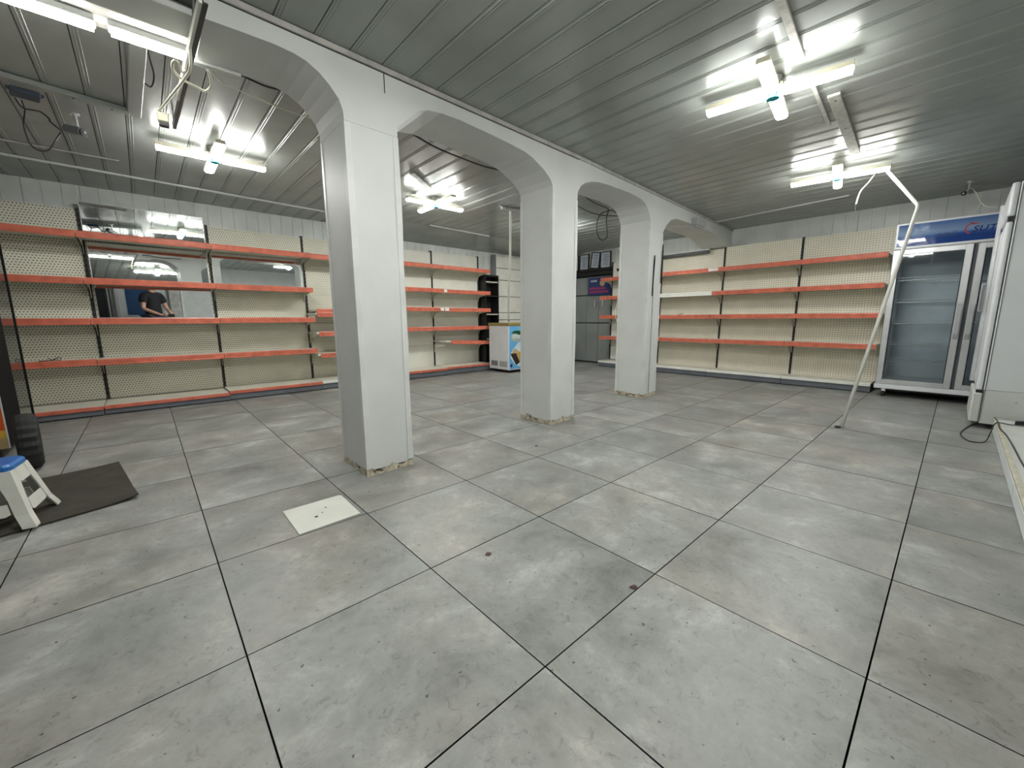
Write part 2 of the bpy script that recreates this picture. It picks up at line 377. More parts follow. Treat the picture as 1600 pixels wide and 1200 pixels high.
def column(x0, x1, ztop, label, base_dirt=.035, lean=0):
    y0 = yf((x0+x1)/2); t = thing('column', label, 'column', ((x0+x1)/2, y0+DEP/2, 0), group='white columns under the arched beam')
    hx = (x1-x0)/2; hy = DEP/2; sl = (yf(x1)-yf(x0))/2
    b = bm_(); prism(b, [(-hx, -hy-sl), (hx, -hy+sl), (hx, hy+sl), (-hx, hy-sl)], .03, ztop, 'z')
    obj('shaft', b, 'white', t, bev=.004)
    # ragged dirty foot
    b = bm_(); n = 9; ring = []
    path = [(-hx, -hy-sl), (hx, -hy+sl), (hx, hy+sl), (-hx, hy-sl)]
    pts = []
    for i in range(4):
        (ax, ay), (bx_, by) = path[i], path[(i+1) % 4]
        for k in range(n): pts.append((ax+(bx_-ax)*k/n, ay+(by-ay)*k/n))
    lo = [b.verts.new((x*1.012, y*1.012, 0)) for x, y in pts]; hi = [b.verts.new((x*1.006, y*1.006, base_dirt+random.uniform(-.014, .014)+.010*math.sin(x*40+y*25))) for x, y in pts]
    for i in range(len(pts)): j = (i+1) % len(pts); b.faces.new((lo[i], lo[j], hi[j], hi[i]))
    b.faces.new(lo); b.faces.new(hi); obj('foot', b, 'dirty', t)
    # plastic corner trims, slightly sprung off
    for sx, sy, sp in ((-1, 1, 0), (1, -1, .004), (-1, -1, .0)):
        x = sx*hx; y = sy*hy+sl*sx; b = bm_(); wv = .032
        segs = 8; zs = [.045+(ztop-.05)*k/segs for k in range(segs+1)]
        L = []
        for z in zs:
            o_ = sp*math.sin(z*4+x*9)**2+.0018
            L.append([b.verts.new(p) for p in ((x-sx*wv, y+sy*(.0005), z), (x-sx*wv, y+sy*(o_+.0015), z), (x+sx*o_, y+sy*o_, z), (x+sx*(o_+.0015), y-sy*wv, z), (x+sx*.0005, y-sy*wv, z), (x-sx*.004, y-sy*.004, z))])
        for P, Q in zip(L, L[1:]):
            for i in range(6): b.faces.new((P[i], P[(i+1) % 6], Q[(i+1) % 6], Q[i]))
        b.faces.new(L[0]); b.faces.new(L[-1]); obj('corner_trim', b, 'trimw', t)
    return t
column(.905, 1.214, 1.992, 'nearest and widest-looking white column, floor to arch, with a dirty foot')
column(2.604, 2.936, 1.972, 'middle white column, between the nearest one and the battered far one')
c3 = column(4.328, 4.655, 1.932, 'farthest white column, its cladding cracked and coming loose')
b = bm_(); y = -DEP/2-.004
prism(b, [(-.055, 1.20), (-.047, 1.30), (-.040, 1.45), (-.030, 1.60), (-.036, 1.66), (-.046, 1.60), (-.048, 1.45), (-.052, 1.30)], y-.012, y+.0, 'y')
obj('crack', b, 'grout', c3, label='dark split in the cladding')
b = bm_(); prism(b, [(-.034, .05), (-.030, .05), (-.028, .9), (-.034, 1.3), (-.038, 1.3), (-.033, .9)], y-.011, y-.001, 'y'); obj('crack', b, 'cornice', c3)
b = bm_(); prism(b, [(.135, 1.35), (.150, 1.40), (.152, 1.72), (.143, 1.80), (.138, 1.55)], y-.012, y+.0, 'y'); obj('crack', b, 'grout', c3)

# flat board that carries on to the left of the beam
box('trim_2', 'white', XA, .325, 2.291, 2.475, 2.196, 2.222, bev=.003, kind='structure')
box('trim_3', 'cornice', XA, .335, 2.475, 2.72, 2.235, ZC-.004, kind='structure')
b = bm_(); bx(b, .30, .52, 2.66, 2.70, 2.196, 2.212); tag(obj('cable_duct', b, 'trimw'), 'short white cable duct under the back edge of the near arch', 'duct')

# ------------------------------------------------------------------ door and far-corner items
d1 = thing('door_1', 'grey sheet-metal door in the far corner', 'door', (XB-.05, 4.78, 0), kind='structure')
del d1['category']
for k in range(3):
    for j, (z0, z1) in enumerate(((.03, .84), (.86, 1.42), (1.44, 1.80))):
        box('door_board', 'door', .0, .04, .03+k*.31, .03+(k+1)*.31-.008, z0, z1, d1, bev=.004)
box('door_frame', 'grout', .02, .05, -.02, 1.0, 0, 1.83, d1)
box('lintel', 'black', -.05, .05, -.02, 1.0, 1.83, 1.90, d1)
for yy in (.42, .22):
    b = bm_(); tube(b, [(-.02, yy, 1.18), (-.035, yy-.01, 1.22), (-.035, yy-.01, 1.28), (-.02, yy, 1.33)], .012, 8); obj('handle', b, 'trimw', d1)

led = thing('picture_ledge', 'narrow black ledge above the far corner door', 'ledge', (XB-.09, 4.80, 1.915))
box('board', 'black', -.03, .085, 0, 1.15, 0, .03, led, bev=.003); box('back_rail', 'black', .06, .085, 0, 1.15, .03, .06, led)
cl = ['framed certificate farthest left on the ledge, mostly hidden by the column', 'upright framed certificate second from the left on the ledge', 'framed certificate leaning over sideways on the ledge', 'framed certificate at the right end of the ledge, with a wide dark mount']
for (ya, yb, tilt), l in zip(((5.65, 5.90, 0), (5.385, 5.625, .02), (5.125, 5.345, .13), (4.84, 5.09, 0)), cl):
    f = thing('framed_certificate', l, 'certificate', (XB-.075, (ya+yb)/2, 1.9455), group='framed certificates on the ledge'); f.rotation_euler = (tilt, 0.0, 0)
    hw = (yb-ya)/2; h = .335; dz = abs(math.sin(tilt))*hw; f.location.z += dz
    b = bm_(); bw = .016
    bx(b, 0, .018, -hw, -hw+bw, 0, h); bx(b, 0, .018, hw-bw, hw, 0, h); bx(b, 0, .018, -hw+bw, hw-bw, 0, bw*1.6); bx(b, 0, .018, -hw+bw, hw-bw, h-bw, h); obj('frame', b, 'black', f)
    box('paper', 'paper', .010, .014, -hw+bw, hw-bw, bw*1.6, h-bw, f)
    b = bm_()
    for k in range(7): bx(b, .0085, .0099, -hw*.6, hw*.6*random.uniform(.5, 1), .07+k*.032, .078+k*.032)
    obj('print_lines', b, 'psu', f)

sg = thing('shop_sign', 'small dark blue and magenta sign panel hung on the far corner door', 'sign', (XB-.10, 4.80, 1.42))
box('panel', 'navy', 0, .03, 0, .56, 0, .36, sg, bev=.004)
b = bm_()
for r_, (z0, n) in enumerate(((.12, 6), (.05, 7))):
    for k in range(n):
        y = .49-k*.068; bx(b, -.002, 0, y-.026, y+.026, z0, z0+.014); bx(b, -.002, 0, y-.026, y-.012, z0+.014, z0+.045); bx(b, -.002, 0, y+.010, y+.026, z0+.014, z0+.045)
obj('magenta_lettering', b, 'pink', sg)
b = bm_(); cyl(b, (-.003, .20, .24), .062, .003, 'x', 24); obj('round_badge', b, 'sandp', sg)
b = bm_()
for k in range(4): bx(b, -.002, 0, .46-k*.04, .485-k*.04, .27, .31)
obj('white_lettering', b, 'paper', sg)

# ------------------------------------------------------------------ gondola shelving
def bay(loc, rz, w, top, shelves, label, group, peg='peg', base=('orange', .50, .12), lpost=True, rpost=False, panels=(.10, .50, .90, 1.30, 1.70), post='post', missing=(), bracket=True, extra_posts=None):
    """shelving bay: local x runs along the wall, front is -y, back plane y=0"""
    loc = (loc[0]-.014*math.cos(rz), loc[1]-.014*math.sin(rz), 0)
    t = thing('shelving_bay', label, 'shelving', loc, rz, group)
    pw = .028
    for on, x in ((lpost, pw/2), (rpost, w+pw/2)):
        if on:
            b = bm_(); bx(b, x-pw/2, x+pw/2, -.012, .05, 0, top+.012); obj('upright', b, post, t)
            b = bm_(); k = .15
            while k < top-.03:
                bx(b, x-.006, x+.006, -.0135, -.0121, k, k+.028); k += .05
            obj('slot_strip', b, 'grout' if post == 'post' else 'black', t, kind='stuff')
    zs = list(panels)+[top]
    for i, (z0, z1) in enumerate(zip(zs, zs[1:])):
        if i in missing: continue
        b = bm_(); bx(b, pw+.001, w-.001, -.004, .012, z0+.0015, z1-.0015); obj('back_panel', b, peg, t)
    for s in shelves:
        z, d, rm = s[:3]; o = s[3] if len(s) > 3 else {}
        xa = o.get('x0', 0); xb = o.get('x1', w)
        tl = o.get('tilt', 0)
        b = bm_()
        bx(b, xa+.004, xb-.004, -d, -.014, z-.034, z-.006)
        sh = obj('shelf', b, 'shelf', t, bev=.002)
        b = bm_()       # rolled price rail on the lip
        pr = [(-d, z), (-d-.010, z+.002), (-d-.013, z-.006), (-d-.010, z-.050), (-d-.014, z-.056), (-d-.012, z-.062), (-d, z-.060)]
        prism(b, pr, xa+.003+o.get('rx0', 0), xb-.003, 'x'); obj('price_rail', b, rm, sh)
        for (ra, rb) in o.get('tags', ()):
            b = bm_(); bx(b, ra, rb, -d-.0165, -d-.0135, z-.05, z-.004); obj('price_label', b, 'railw', sh)
        if bracket and not o.get('nobr'):
            for x in (xa+.014, xb-.014):
                b = bm_(); prism(b, [(-.012, z-.036), (-d+.03, z-.036), (-d+.05, z-.055), (-.10, z-.085), (-.055, z-.11), (-.03, z-.17), (-.012, z-.18)], x-.002, x+.002, 'x')
                obj('bracket', b, 'shelf', t)
        if tl:
            M_ = Matrix.Translation((w, 0, z)) @ Matrix.Rotation(tl, 4, 'Y') @ Matrix.Translation((-w, 0, -z))
            for o2 in [sh]+list(sh.children): o2.data.transform(M_)
    rm, d, z = base
    b = bm_(); bx(b, .004, w-.004, -d, -.014, z-.032, z-.004); bs = obj('base_shelf', b, 'shelf', t, bev=.002)
    b = bm_(); pr = [(-d, z), (-d-.010, z+.001), (-d-.013, z-.006), (-d-.011, z-.036), (-d, z-.038)]; prism(b, pr, .003, w-.003, 'x'); obj('price_rail', b, rm, bs)
    b = bm_(); bx(b, .003, w-.003, -d+.004, -d+.03, .012, z-.036); obj('plinth', b, 'plinth', t)
    b = bm_()
    for x in (.01, w-.03): bx(b, x, x+.02, -d+.03, 0, 0, z-.036)
    obj('base_foot', b, 'black', t)
    return t
D = .385
GL = 'shelving bays along the left wall'
YP = 6.2
bay((-1.42, YP, 0), 0, 1.045, 2.075, [(1.805, D, 'orange'), (1.365, D, 'orange'), (.97, D, 'orange'), (.565, D, 'orange')],
    'leftmost shelving bay, cream pegboard with orange-edged shelves, behind the black drinks fridge', GL, base=('orange', .51, .10))
bay((-.375, YP, 0), 0, 1.055, 2.075, [(1.805, D, 'orange'), (1.365, D, 'orange'), (.972, D, 'orange'), (.56, D, 'orange')],
    'shelving bay with three mirror strips behind its upper shelves', GL, base=('orange', .49, .10), missing=())
bay((.68, YP, 0), 0, 1.05, 2.06, [(1.805, D, 'orange'), (1.363, D, 'orange'), (.975, D, 'orange'), (.56, D, 'orange')],
    'shelving bay with a low wide mirror above its second shelf, left of the nearest column', GL, base=('orange', .47, .115), rpost=False)
b3 = bay((1.73, YP, 0), 0, 1.03, 2.065, [(1.80, D, 'orange'), (1.045, D, 'orange', {'rx0': .03}), (1.09, D-.01, 'orange', {'x0': .02, 'nobr': 1}), (.785, D, 'orange', {'rx0': .03}), (.49, D, 'orange', {'rx0': .03})],
    'shelving bay partly hidden by the nearest column, with two shelves doubled up', GL, base=('railw', .46, .12))
bay((2.76, YP, 0), 0, 1.005, 2.075, [(1.82, D, 'orange'), (1.44, D, 'orange'), (1.135, D, 'orange', {'tags': ((.93, 1.0),)}), (.82, D, 'orange')],
    'shelving bay just right of the nearest column, half hidden behind it', GL, peg='pegw', base=('orange', .44, .125))
bay((3.765, YP, 0), 0, 1.0, 2.085, [(1.82, D, 'orange'), (1.435, D, 'orange', {'tags': ((.0, .06),)}), (1.132, D, 'orange', {'tags': ((.01, .09),)}), (.82, D, 'orange'), (.545, D, 'orange', {'tilt': .045, 'rx0': .12})],
    'last shelving bay on the left wall, beside the chest freezer, its lowest shelf tilted', GL, peg='pegw', base=('orange', .42, .135), rpost=True)
# mirrors stand behind shelves
def mirror(x0, x1, z0, z1, y, label):
    t = thing('mirror', label, 'mirror', ((x0+x1)/2, y, z0)); hw = (x1-x0)/2
    box('glass', 'mirror', -hw+.004, hw-.004, 0, .004, .004, z1-z0-.004, t)
    b = bm_()
    bx(b, -hw, -hw+.004, -.002, .006, 0, z1-z0); bx(b, hw-.004, hw, -.002, .006, 0, z1-z0); bx(b, -hw, hw, -.002, .006, z1-z0-.004, z1-z0); bx(b, -hw, hw, -.002, .006, 0, .004)
    bx(b, -hw, hw, .005, .008, 0, z1-z0)
    obj('edge_frame', b, 'alu', t)
    return t
GM = 'mirror strips behind the shelves'
mirror(-.358, .655, 1.808, 2.15, YP-.0135, 'mirror strip standing on the top shelf of the second bay')
m_ = mirror(-.345, .650, 1.368, 1.752, YP-.042, 'mirror strip between the two upper shelves of the second bay'); m_.rotation_euler = (-.028, 0, .043)
m_ = mirror(-.345, .650, .976, 1.318, YP-.036, 'mirror strip reflecting the person, below the second shelf'); m_.rotation_euler = (.009, 0, -.042)
mirror(.700, 1.700, 1.37, 1.745, YP-.0135, 'low wide mirror between the two top shelves of the third bay')

GR = 'shelving bays along the far right wall'
XP = 7.04; DR = .372
RS = [(1.712, DR, 'orange'), (1.355, DR, 'orange'), (.993, DR, 'orange'), (.61, DR, 'orange')]
bay((XP, 4.755, 0), -PI/2, 1.045, 2.03, [(1.712, DR, 'orange'), (1.362, DR, 'orange'), (1.0, DR, 'orange'), (.60, DR, 'orange')],
    'right-wall shelving bay seen left of the farthest column, next to the metal door', GR, peg='pegw', base=('railw', DR+.01, .115), panels=(.12, .5, .9, 1.3, 1.7))
bay((XP, 3.71, 0), -PI/2, 1.065, 2.045, [(1.712, DR, 'orange', {'tags': ((.99, 1.062),)}), (1.355, DR, 'railw'), (.993, DR, 'orange'), (.61, DR, 'orange')],
    'right-wall shelving bay just right of the farthest column, one shelf edged white', GR, peg='pegr', base=('railw', DR+.01, .12))
bay((XP, 2.645, 0), -PI/2, 1.04, 2.06, [(1.712, DR, 'orange', {'tags': ((.0, .07),)})]+RS[1:],
    'middle right-wall shelving bay below the end of the arched beam', GR, peg='pegr', base=('railw', DR+.01, .12))
bay((XP, 1.605, 0), -PI/2, .97, 2.05, RS, 'right-wall shelving bay next to the glass-door fridge', GR, peg='pegr', base=('railw', DR+.01, .12), rpost=True)

# slat-backed unit behind the chest freezer
t = thing('slatwall_unit', 'white slat-back display unit standing behind the chest freezer', 'shelving', (5.17, 6.20, 0))
for x in (0, 1.0): box('upright', 'postg', x-.025, x+.025, -.03, .05, 0, 2.17, t)
zz = [.10, .50, .925, 1.07, 1.385, 1.70, 1.93, 2.16]
for a, c in zip(zz, zz[1:]): box('slat', 'plainw', .027, .973, -.01, .01, a+.007, c-.007, t)
box('back_sheet', 'postg', .02, .98, .011, .03, .1, 2.15, t)
# black open box added to stand in for the dark gap beside the shelving
t = thing('dark_gap_filler', 'narrow black open box added to fill the dark gap between shelving and slat unit', 'cabinet', (4.955, 6.14, 0))
b = bm_(); bx(b, -.165, -.145, -.13, .11, 0, 1.76); bx(b, .145, .165, -.13, .11, 0, 1.76); bx(b, -.145, .145, .09, .11, 0, 1.76); bx(b, -.145, .145, -.13, .09, 0, .05); bx(b, -.145, .145, -.13, .09, 1.73, 1.76)
obj('carcass', b, 'black', t)
for z in (.55, 1.02, 1.36, 1.62): box('shelf_board', 'shelf' if z in (1.02, .55, 1.62) else 'black', -.145, .145, -.13, .09, z, z+.02, t)

# things left on shelves
def clip(name, label, loc, rz, m='black'):
    t = thing(name, label, 'bracket', loc, rz)
    b = bm_(); tube(b, [(-.05, 0, .004), (.0, .01, .006), (.03, 0, .03), (.06, 0, .03), (.058, -.01, .006), (.0, -.012, .012), (-.03, 0, .03)], .004, 6); obj('wire_frame', b, m, t)
    b = bm_(); bx(b, -.09, -.03, -.012, .012, 0, .008); obj('base_strip', b, m, t, bev=.001)
clip('wire_hook', 'small black wire hook lying on the fourth shelf of the leftmost bay', (-.70, 5.93, .559), 0)
clip('wire_hook', 'small dark wire hook lying on a shelf just right of the farthest column', (6.78, 3.22, .987), -PI/2)
t = thing('light_bar', 'long thin black bar with a white top leaning along the top of the right shelving', 'bar', (6.97, 3.80, 1.985), -PI/2)
box('bar', 'black', 0, .93, -.03, .02, -.0, .05, t, bev=.004); box('cover', 'trimw', -.0, .93, -.03, .03, .0505, .075, t, bev=.003)
t = thing('rail_clip_pair', 'two little black clips on the top panel left of the farthest column', 'clip', (XP-.017, 4.70, 1.86), -PI/2)
for x in (.06, .16): b = bm_(); prism(b, [(x, 0), (x+.06, 0), (x+.075, .05), (x-.005, .05)], -.012, .006, 'y'); obj('clip', b, 'black', t)

# ------------------------------------------------------------------ lamps
def lamp(x, y, label, rz=0, group='four-arm ceiling lamps', r=.365, m='led'):
    t = thing('cross_lamp', label, 'ceiling lamp', (x, y, ZC), rz, group)
    h = -.085
    b = bm_(); cyl(b, (0, 0, -.028), .032, .027, 'z', 16, .04); obj('lamp_holder', b, 'trimw', t, smooth=False)
    b = bm_(); bx(b, -.05, .05, -.05, .05, h-.005, h+.035); cyl(b, (0, 0, h+.034), .045, .026, 'z', 16, .03); obj('hub', b, 'beige', t, bev=.004)
    b = bm_(); cyl(b, (0, 0, h-.030), .034, .027, 'z', 20); obj('sensor_cap', b, 'cyan', t, label='cyan cap')
    for k in range(4):
        R = Matrix.Rotation(k*PI/2, 4, 'Z')
        b = bm_(); prism(b, [(-.035, h+.007), (.035, h+.007), (.031, h+.036), (-.031, h+.036)], .052, r, 'x')
        b.transform(R); hs = obj('arm', b, 'beige', t, bev=.002)
        b = bm_(); prism(b, [(-.033, h+.0065), (-.033, h-.006), (-.022, h-.016), (0, h-.018), (.022, h-.016), (.033, h-.006), (.033, h+.0065)], .058, r-.006, 'x')
        b.transform(R); obj('diffuser', b, m, hs)
    return t
lamp(2.90, .89, 'nearest four-arm lamp on the right part of the ceiling', math.radians(7.5))
lamp(5.0, .925, 'four-arm lamp above the fallen white pipe, farther down the right part', math.radians(9))
lamp(.58, 4.25, 'four-arm lamp left of the nearest column, seen through the first arch')
lamp(2.655, 4.22, 'four-arm lamp seen through the second arch, right of the nearest column')
lamp(4.75, 4.25, 'four-arm lamp hidden behind the middle column')
lamp(.80, .88, 'four-arm lamp overhead, in line with the two on the right', math.radians(5), m='ledb')
def batten(x, y, z, L, w, label, group, rz=0, m='batt'):
    t = thing('batten_light', label, 'batten light', (x, y, z), rz, group)
    box('housing', 'trimw', -L/2-.008, L/2+.008, -w/2, w/2, .004, .034, t, bev=.003)
    b = bm_(); prism(b, [(-w/2+.002, .004), (-w/2+.004, -.008), (-w/4, -.016), (w/4, -.016), (w/2-.004, -.008), (w/2-.002, .004)], -L/2, L/2, 'x'); obj('diffuser', b, m, t)
batten(.172, 2.655, 2.204, .270, .065, 'LED batten by the metal profile, right one of the upper left pair', 'batten lights on the board')
batten(-.155, 2.655, 2.200, .275, .065, 'LED batten in the upper left corner, left one of the pair', 'batten lights on the board')
batten(-.485, 2.655, 2.200, .275, .065, 'LED batten beyond the left edge of the upper left pair', 'batten lights on the board')
batten(5.85, 2.935, 2.21, .33, .06, 'left one of the two battens glowing behind the farthest arch', 'batten lights behind the farthest arch', .02)
batten(6.24, 2.94, 2.21, .26, .06, 'right one of the two battens glowing behind the farthest arch', 'batten lights behind the farthest arch', .02)
box('trim_4', 'white', 5.6, 6.5, 2.86, 3.02, 2.2445, ZC-.003, kind='structure')

# ------------------------------------------------------------------ ceiling clutter
def strip(name, m, p, q, wd, th, z, label, cat, group=None):
    p = Vector((*p, 0)); q = Vector((*q, 0)); d = q-p; L = d.length
    t = thing(name, label, cat, (p.x, p.y, z), math.atan2(d.y, d.x), group)
    b = bm_(); bx(b, 0, L, -wd/2, wd/2, -th, 0); obj('strip', b, m, t, bev=min(wd, th)*.15)
    return t, L
CD = 'thin trims fixed under the ceiling'
t, L = strip('wood_batten', 'wood', (3.36, .69), (4.622, .755), .066, .018, ZC-.003, 'wide pale batten on the ceiling between the two right-hand lamps', 'batten')
b = bm_()
for x in (.08, .62, 1.15): cyl(b, (x, 0, -.0195), .007, .003, 'z', 8)
obj('screw', b, 'black', t)
strip('wood_batten', 'wood', (1.9, .66), (2.79, .735), .035, .014, ZC-.003, 'narrow stained batten on the ceiling running up to the nearest right-hand lamp', 'batten')
strip('wood_batten', 'wood', (3.16, .755), (3.86, .80), .022, .010, ZC-.003, 'thin stained strip alongside the wide pale batten', 'batten')
strip('cable_conduit', 'trimw', (-1.7, 5.46), (1.88, 5.655), .024, .018, ZC-.003, 'long white conduit on the ceiling over the left shelving', 'conduit')
strip('cable_conduit', 'cornice', (-1.6, 5.12), (0, 5.10), .012, .010, ZC-.003, 'thin pale conduit on the ceiling below the left camera', 'conduit')
t, L = strip('ceiling_duct', 'ceil', (-1.4, 3.64), (.09, 3.87), .06, .03, ZC-.003, 'metal duct on the ceiling that carries the left security camera', 'duct')
b = bm_()
for x in (.95, 1.25, 1.42): cyl(b, (x, 0, -.033), .006, .004, 'z', 8)
obj('screw', b, 'black', t)
strip('ceiling_duct', 'ceil', (.11, 3.90), (.14, 2.74), .07, .028, ZC-.003, 'metal duct on the ceiling running from the board lights toward the left camera', 'duct')
strip('cable_conduit', 'trimw', (3.30, 5.43), (4.47, 5.485), .022, .018, ZC-.003, 'short white conduit on the ceiling above the shelving right of the nearest column', 'conduit')
strip('cable_conduit', 'trimw', (6.34, 2.60), (6.15, 1.01), .022, .016, ZC-.003, 'thin white conduit running from the beam toward the far right lamp', 'conduit')
strip('wood_batten', 'cornice', (3.52, 4.01), (4.3, 3.80), .07, .02, ZC-.003, 'grey board on the ceiling at the head of the leaning pipe', 'batten')
strip('wood_batten', 'cornice', (2.05, 3.66), (2.42, 3.96), .055, .02, ZC-.003, 'dark board on the ceiling beside the second-arch lamp', 'batten')
t = thing('metal_profile', 'long black and white metal profile hanging under the near arch', 'profile', (.305, 2.08, 2.146), math.atan2(1.40, -.029))
b = bm_(); bx(b, 0, 1.40, -.016, .002, -.006, .0); bx(b, 0, 1.40, -.002, .002, 0, .03); obj('dark_flange', b, 'steelk', t)
b = bm_(); bx(b, 0, .95, .0025, .013, -.008, .022); obj('white_edge', b, 'pvc', t)
b = bm_(); bx(b, .20, .235, -.004, .004, .028, .172); bx(b, 1.30, 1.32, -.004, .004, .028, .172); obj('hanger', b, 'chrome', t)

def cable(name, pts, r, m, label, cat='cable', group=None, sm=6):
    b = bm_(); tube(b, smooth_path(pts, sm), r, 6); o = obj(name, b, m, smooth=True); return tag(o, label, cat, group)
cable('black_cable', [(.42, 2.70, 2.26), (.498, 2.76, 2.262), (.563, 2.76, 2.248), (.67, 2.76, 2.237), (.80, 2.74, 2.245), (.95, 2.71, 2.25)], .005, 'black', 'black cable drooping behind the first arch')
cable('black_cable', [(1.30, 2.71, 2.30), (1.477, 2.76, 2.266), (1.6, 2.765, 2.238), (1.759, 2.765, 2.206), (1.959, 2.735, 2.176), (2.224, 2.75, 2.175), (2.523, 2.766, 2.212), (2.75, 2.775, 2.30)], .006, 'black', 'black cable sagging behind the second arch')
cable('black_cable', [(3.1, 2.80, 2.20), (3.504, 2.82, 2.108), (3.768, 2.835, 2.083), (4.026, 2.849, 2.10), (4.40, 2.873, 2.14), (4.60, 2.87, 2.0)], .005, 'black', 'black cable running straight behind the third arch')
cable('black_cable', [(3.3, 2.82, 2.30), (3.75, 2.83, 2.20), (4.10, 2.853, 2.18), (3.933, 2.844, 2.098), (3.862, 2.84, 1.971), (3.907, 2.843, 1.854), (4.0, 2.85, 1.829), (4.093, 2.853, 1.893), (4.06, 2.852, 2.052), (4.118, 2.854, 2.171), (4.304, 2.864, 2.161), (4.52, 2.875, 2.03)], .006, 'black', 'black cable hanging in a loop behind the third arch')
cable('white_cable', [(.285, 2.40, 2.12), (.283, 2.443, 2.06), (.267, 2.543, 2.05), (.23, 2.756, 2.05), (.201, 2.929, 2.05), (.187, 2.98, 2.045)], .006, 'cablew', 'white cable hanging from the metal profile down to a socket')
cable('white_cable', [(.28, 2.62, 2.12), (.262, 2.56, 2.085), (.241, 2.466, 2.08), (.226, 2.491, 2.08), (.234, 2.566, 2.08), (.275, 2.632, 2.08), (.327, 2.659, 2.08), (.359, 2.676, 2.08), (.374, 2.617, 2.08), (.367, 2.529, 2.08), (.349, 2.465, 2.085)], .006, 'cablew', 'white cable curling loosely around the metal profile')
cable('white_wire', [(.38, 2.76, 2.30), (.448, 2.902, 2.26), (.641, 2.958, 2.25), (.80, 3.0, 2.25), (1.05, 3.05, 2.27), (1.3, 3.1, 2.32)], .003, 'cablew', 'thin white wire slung across the ceiling behind the first arch')
t = thing('socket_block', 'pale plug socket dangling at the end of the white cable', 'socket', (.20, 2.985, 1.99))
b = bm_(); bx(b, -.024, .024, -.02, .02, 0, .045); obj('body', b, 'beige', t, bev=.005)
b = bm_(); bx(b, -.02, .022, -.018, .018, -.018, -.0005); obj('dark_insert', b, 'black', t)
b = bm_(); tube(b, [(-.01, 0, .045), (-.02, .0, .065), (0, 0, .07)], .004, 6); tube(b, [(.01, 0, .045), (.035, .0, .055), (.04, 0, .03)], .003, 6); obj('wire_end', b, 'cablew', t)
cable('black_cable', [(.165, 2.82, 2.30), (.175, 2.95, 2.28), (.19, 3.05, 2.24), (.175, 3.10, 2.20), (.15, 3.10, 2.21)], .004, 'black', 'short black cable end hanging beside the metal profile')
# left security camera with its power box
def sec_cam(loc, rz, L, m, label):
    t = thing('security_camera', label, 'camera', loc, rz)
    b = bm_(); cyl(b, (0, 0, -.008), .028, .008, 'z', 16); obj('ceiling_plate', b, 'alu', t)
    b = bm_(); tube(b, [(0, 0, -.006), (.004, 0, -.04), (.006, 0, -.085)], .010, 10); obj('bracket_arm', b, 'alu', t)
    b = bm_(); R = Matrix.Translation((0, 0, -.105)) @ Matrix.Rotation(math.radians(14), 4, 'Y')
    prism(b, [(-.026, -.022), (.026, -.022), (.030, .0), (.024, .024), (-.024, .024), (-.030, 0)], -L*.6, L*.4, 'x'); b.transform(R); bd = obj('body', b, m, t, bev=.004)
    b = bm_(); cyl(b, (L*.4-.002, 0, 0), .023, .012, 'x', 20); b.transform(R); obj('lens_ring', b, 'black', bd)
    b = bm_(); cyl(b, (L*.4+.0105, 0, 0), .009, .004, 'x', 16); b.transform(R); obj('lens', b, 'chrome', bd)
    return t
sec_cam((-.185, 4.10, ZC-.032), math.radians(-52), .13, 'camg', 'grey bullet security camera hanging from the ceiling at the upper left')
t = thing('power_box', 'flat dark blue power box fixed to the duct beside the left security camera', 'box', (-.37, 3.905, ZC-.034), math.radians(8))
box('case', 'psu', -.06, .06, -.05, .05, -.03, 0, t, bev=.004); box('flange', 'psu', -.075, .075, -.02, .02, -.006, -.0005, t)
cable('black_cable', [(-.42, 3.97, 2.27), (-.40, 4.0, 2.235), (-.36, 4.02, 2.24), (-.33, 4.04, 2.245), (-.30, 4.05, 2.22), (-.295, 4.05, 2.20), (-.262, 4.12, 2.185)], .005, 'black', 'black cable joining the blue power box to the left security camera')
cable('black_cable', [(-.395, 3.97, 2.265), (-.395, 4.02, 2.225), (-.413, 4.05, 2.159), (-.41, 4.05, 2.097), (-.399, 4.05, 2.041), (-.367, 4.05, 2.015), (-.325, 4.05, 2.029), (-.289, 4.05, 2.092), (-.262, 4.10, 2.165)], .004, 'black', 'black cable hanging in a long loop under the left security camera')
sec_cam((6.52, .085, ZC-.003), math.radians(152), .16, 'camw', 'pale bullet security camera on the ceiling above the glass-door fridge')
cable('white_cable', [(6.53, .07, 2.26), (6.5, .03, 2.2), (6.5, -.016, 2.096), (6.5, -.06, 2.05), (6.5, -.12, 2.035)], .005, 'cablew', 'white cable hanging from the right security camera')
cable('white_cable', [(6.5, -.016, 2.10), (6.5, .0, 2.05), (6.5, .049, 1.995)], .004, 'cablew', 'short white cable tail resting on the fridge header')
cable('black_cable', [(5.36, .70, 2.31), (5.32, .738, 2.225), (5.3, .787, 2.149), (5.3, .809, 2.036)], .006, 'cablew', 'white cable dangling from the ceiling behind the far right lamp')
t = thing('cable_plug', 'small black connector at the end of the cable behind the far right lamp', 'plug', (5.3, .809, 1.975))
b = bm_(); cyl(b, (0, 0, 0), .007, .045, 'z', 10); cyl(b, (0, 0, .045), .010, .014, 'z', 10); obj('body', b, 'black', t)
t = thing('emergency_light', 'small pale box light fixed to the beam above the farthest arch', 'light', (5.62, yf(5.62)-.002, 2.18), .05)
box('case', 'camw', -.16, .16, -.075, -.001, -.03, .055, t, bev=.006); b = bm_(); prism(b, [(-.12, -.03), (.12, -.03), (.10, -.05), (-.10, -.05)], -.05, -.01, 'y'); obj('diffuser', b, 'camw', t)
cable('white_cable', [(5.75, 2.46, 2.15), (5.55, 2.52, 2.135), (5.3, 2.60, 2.12), (5.1, 2.75, 2.11), (4.95, 2.85, 2.09)], .006, 'camw', 'grey cable running from the box light round under the farthest arch')
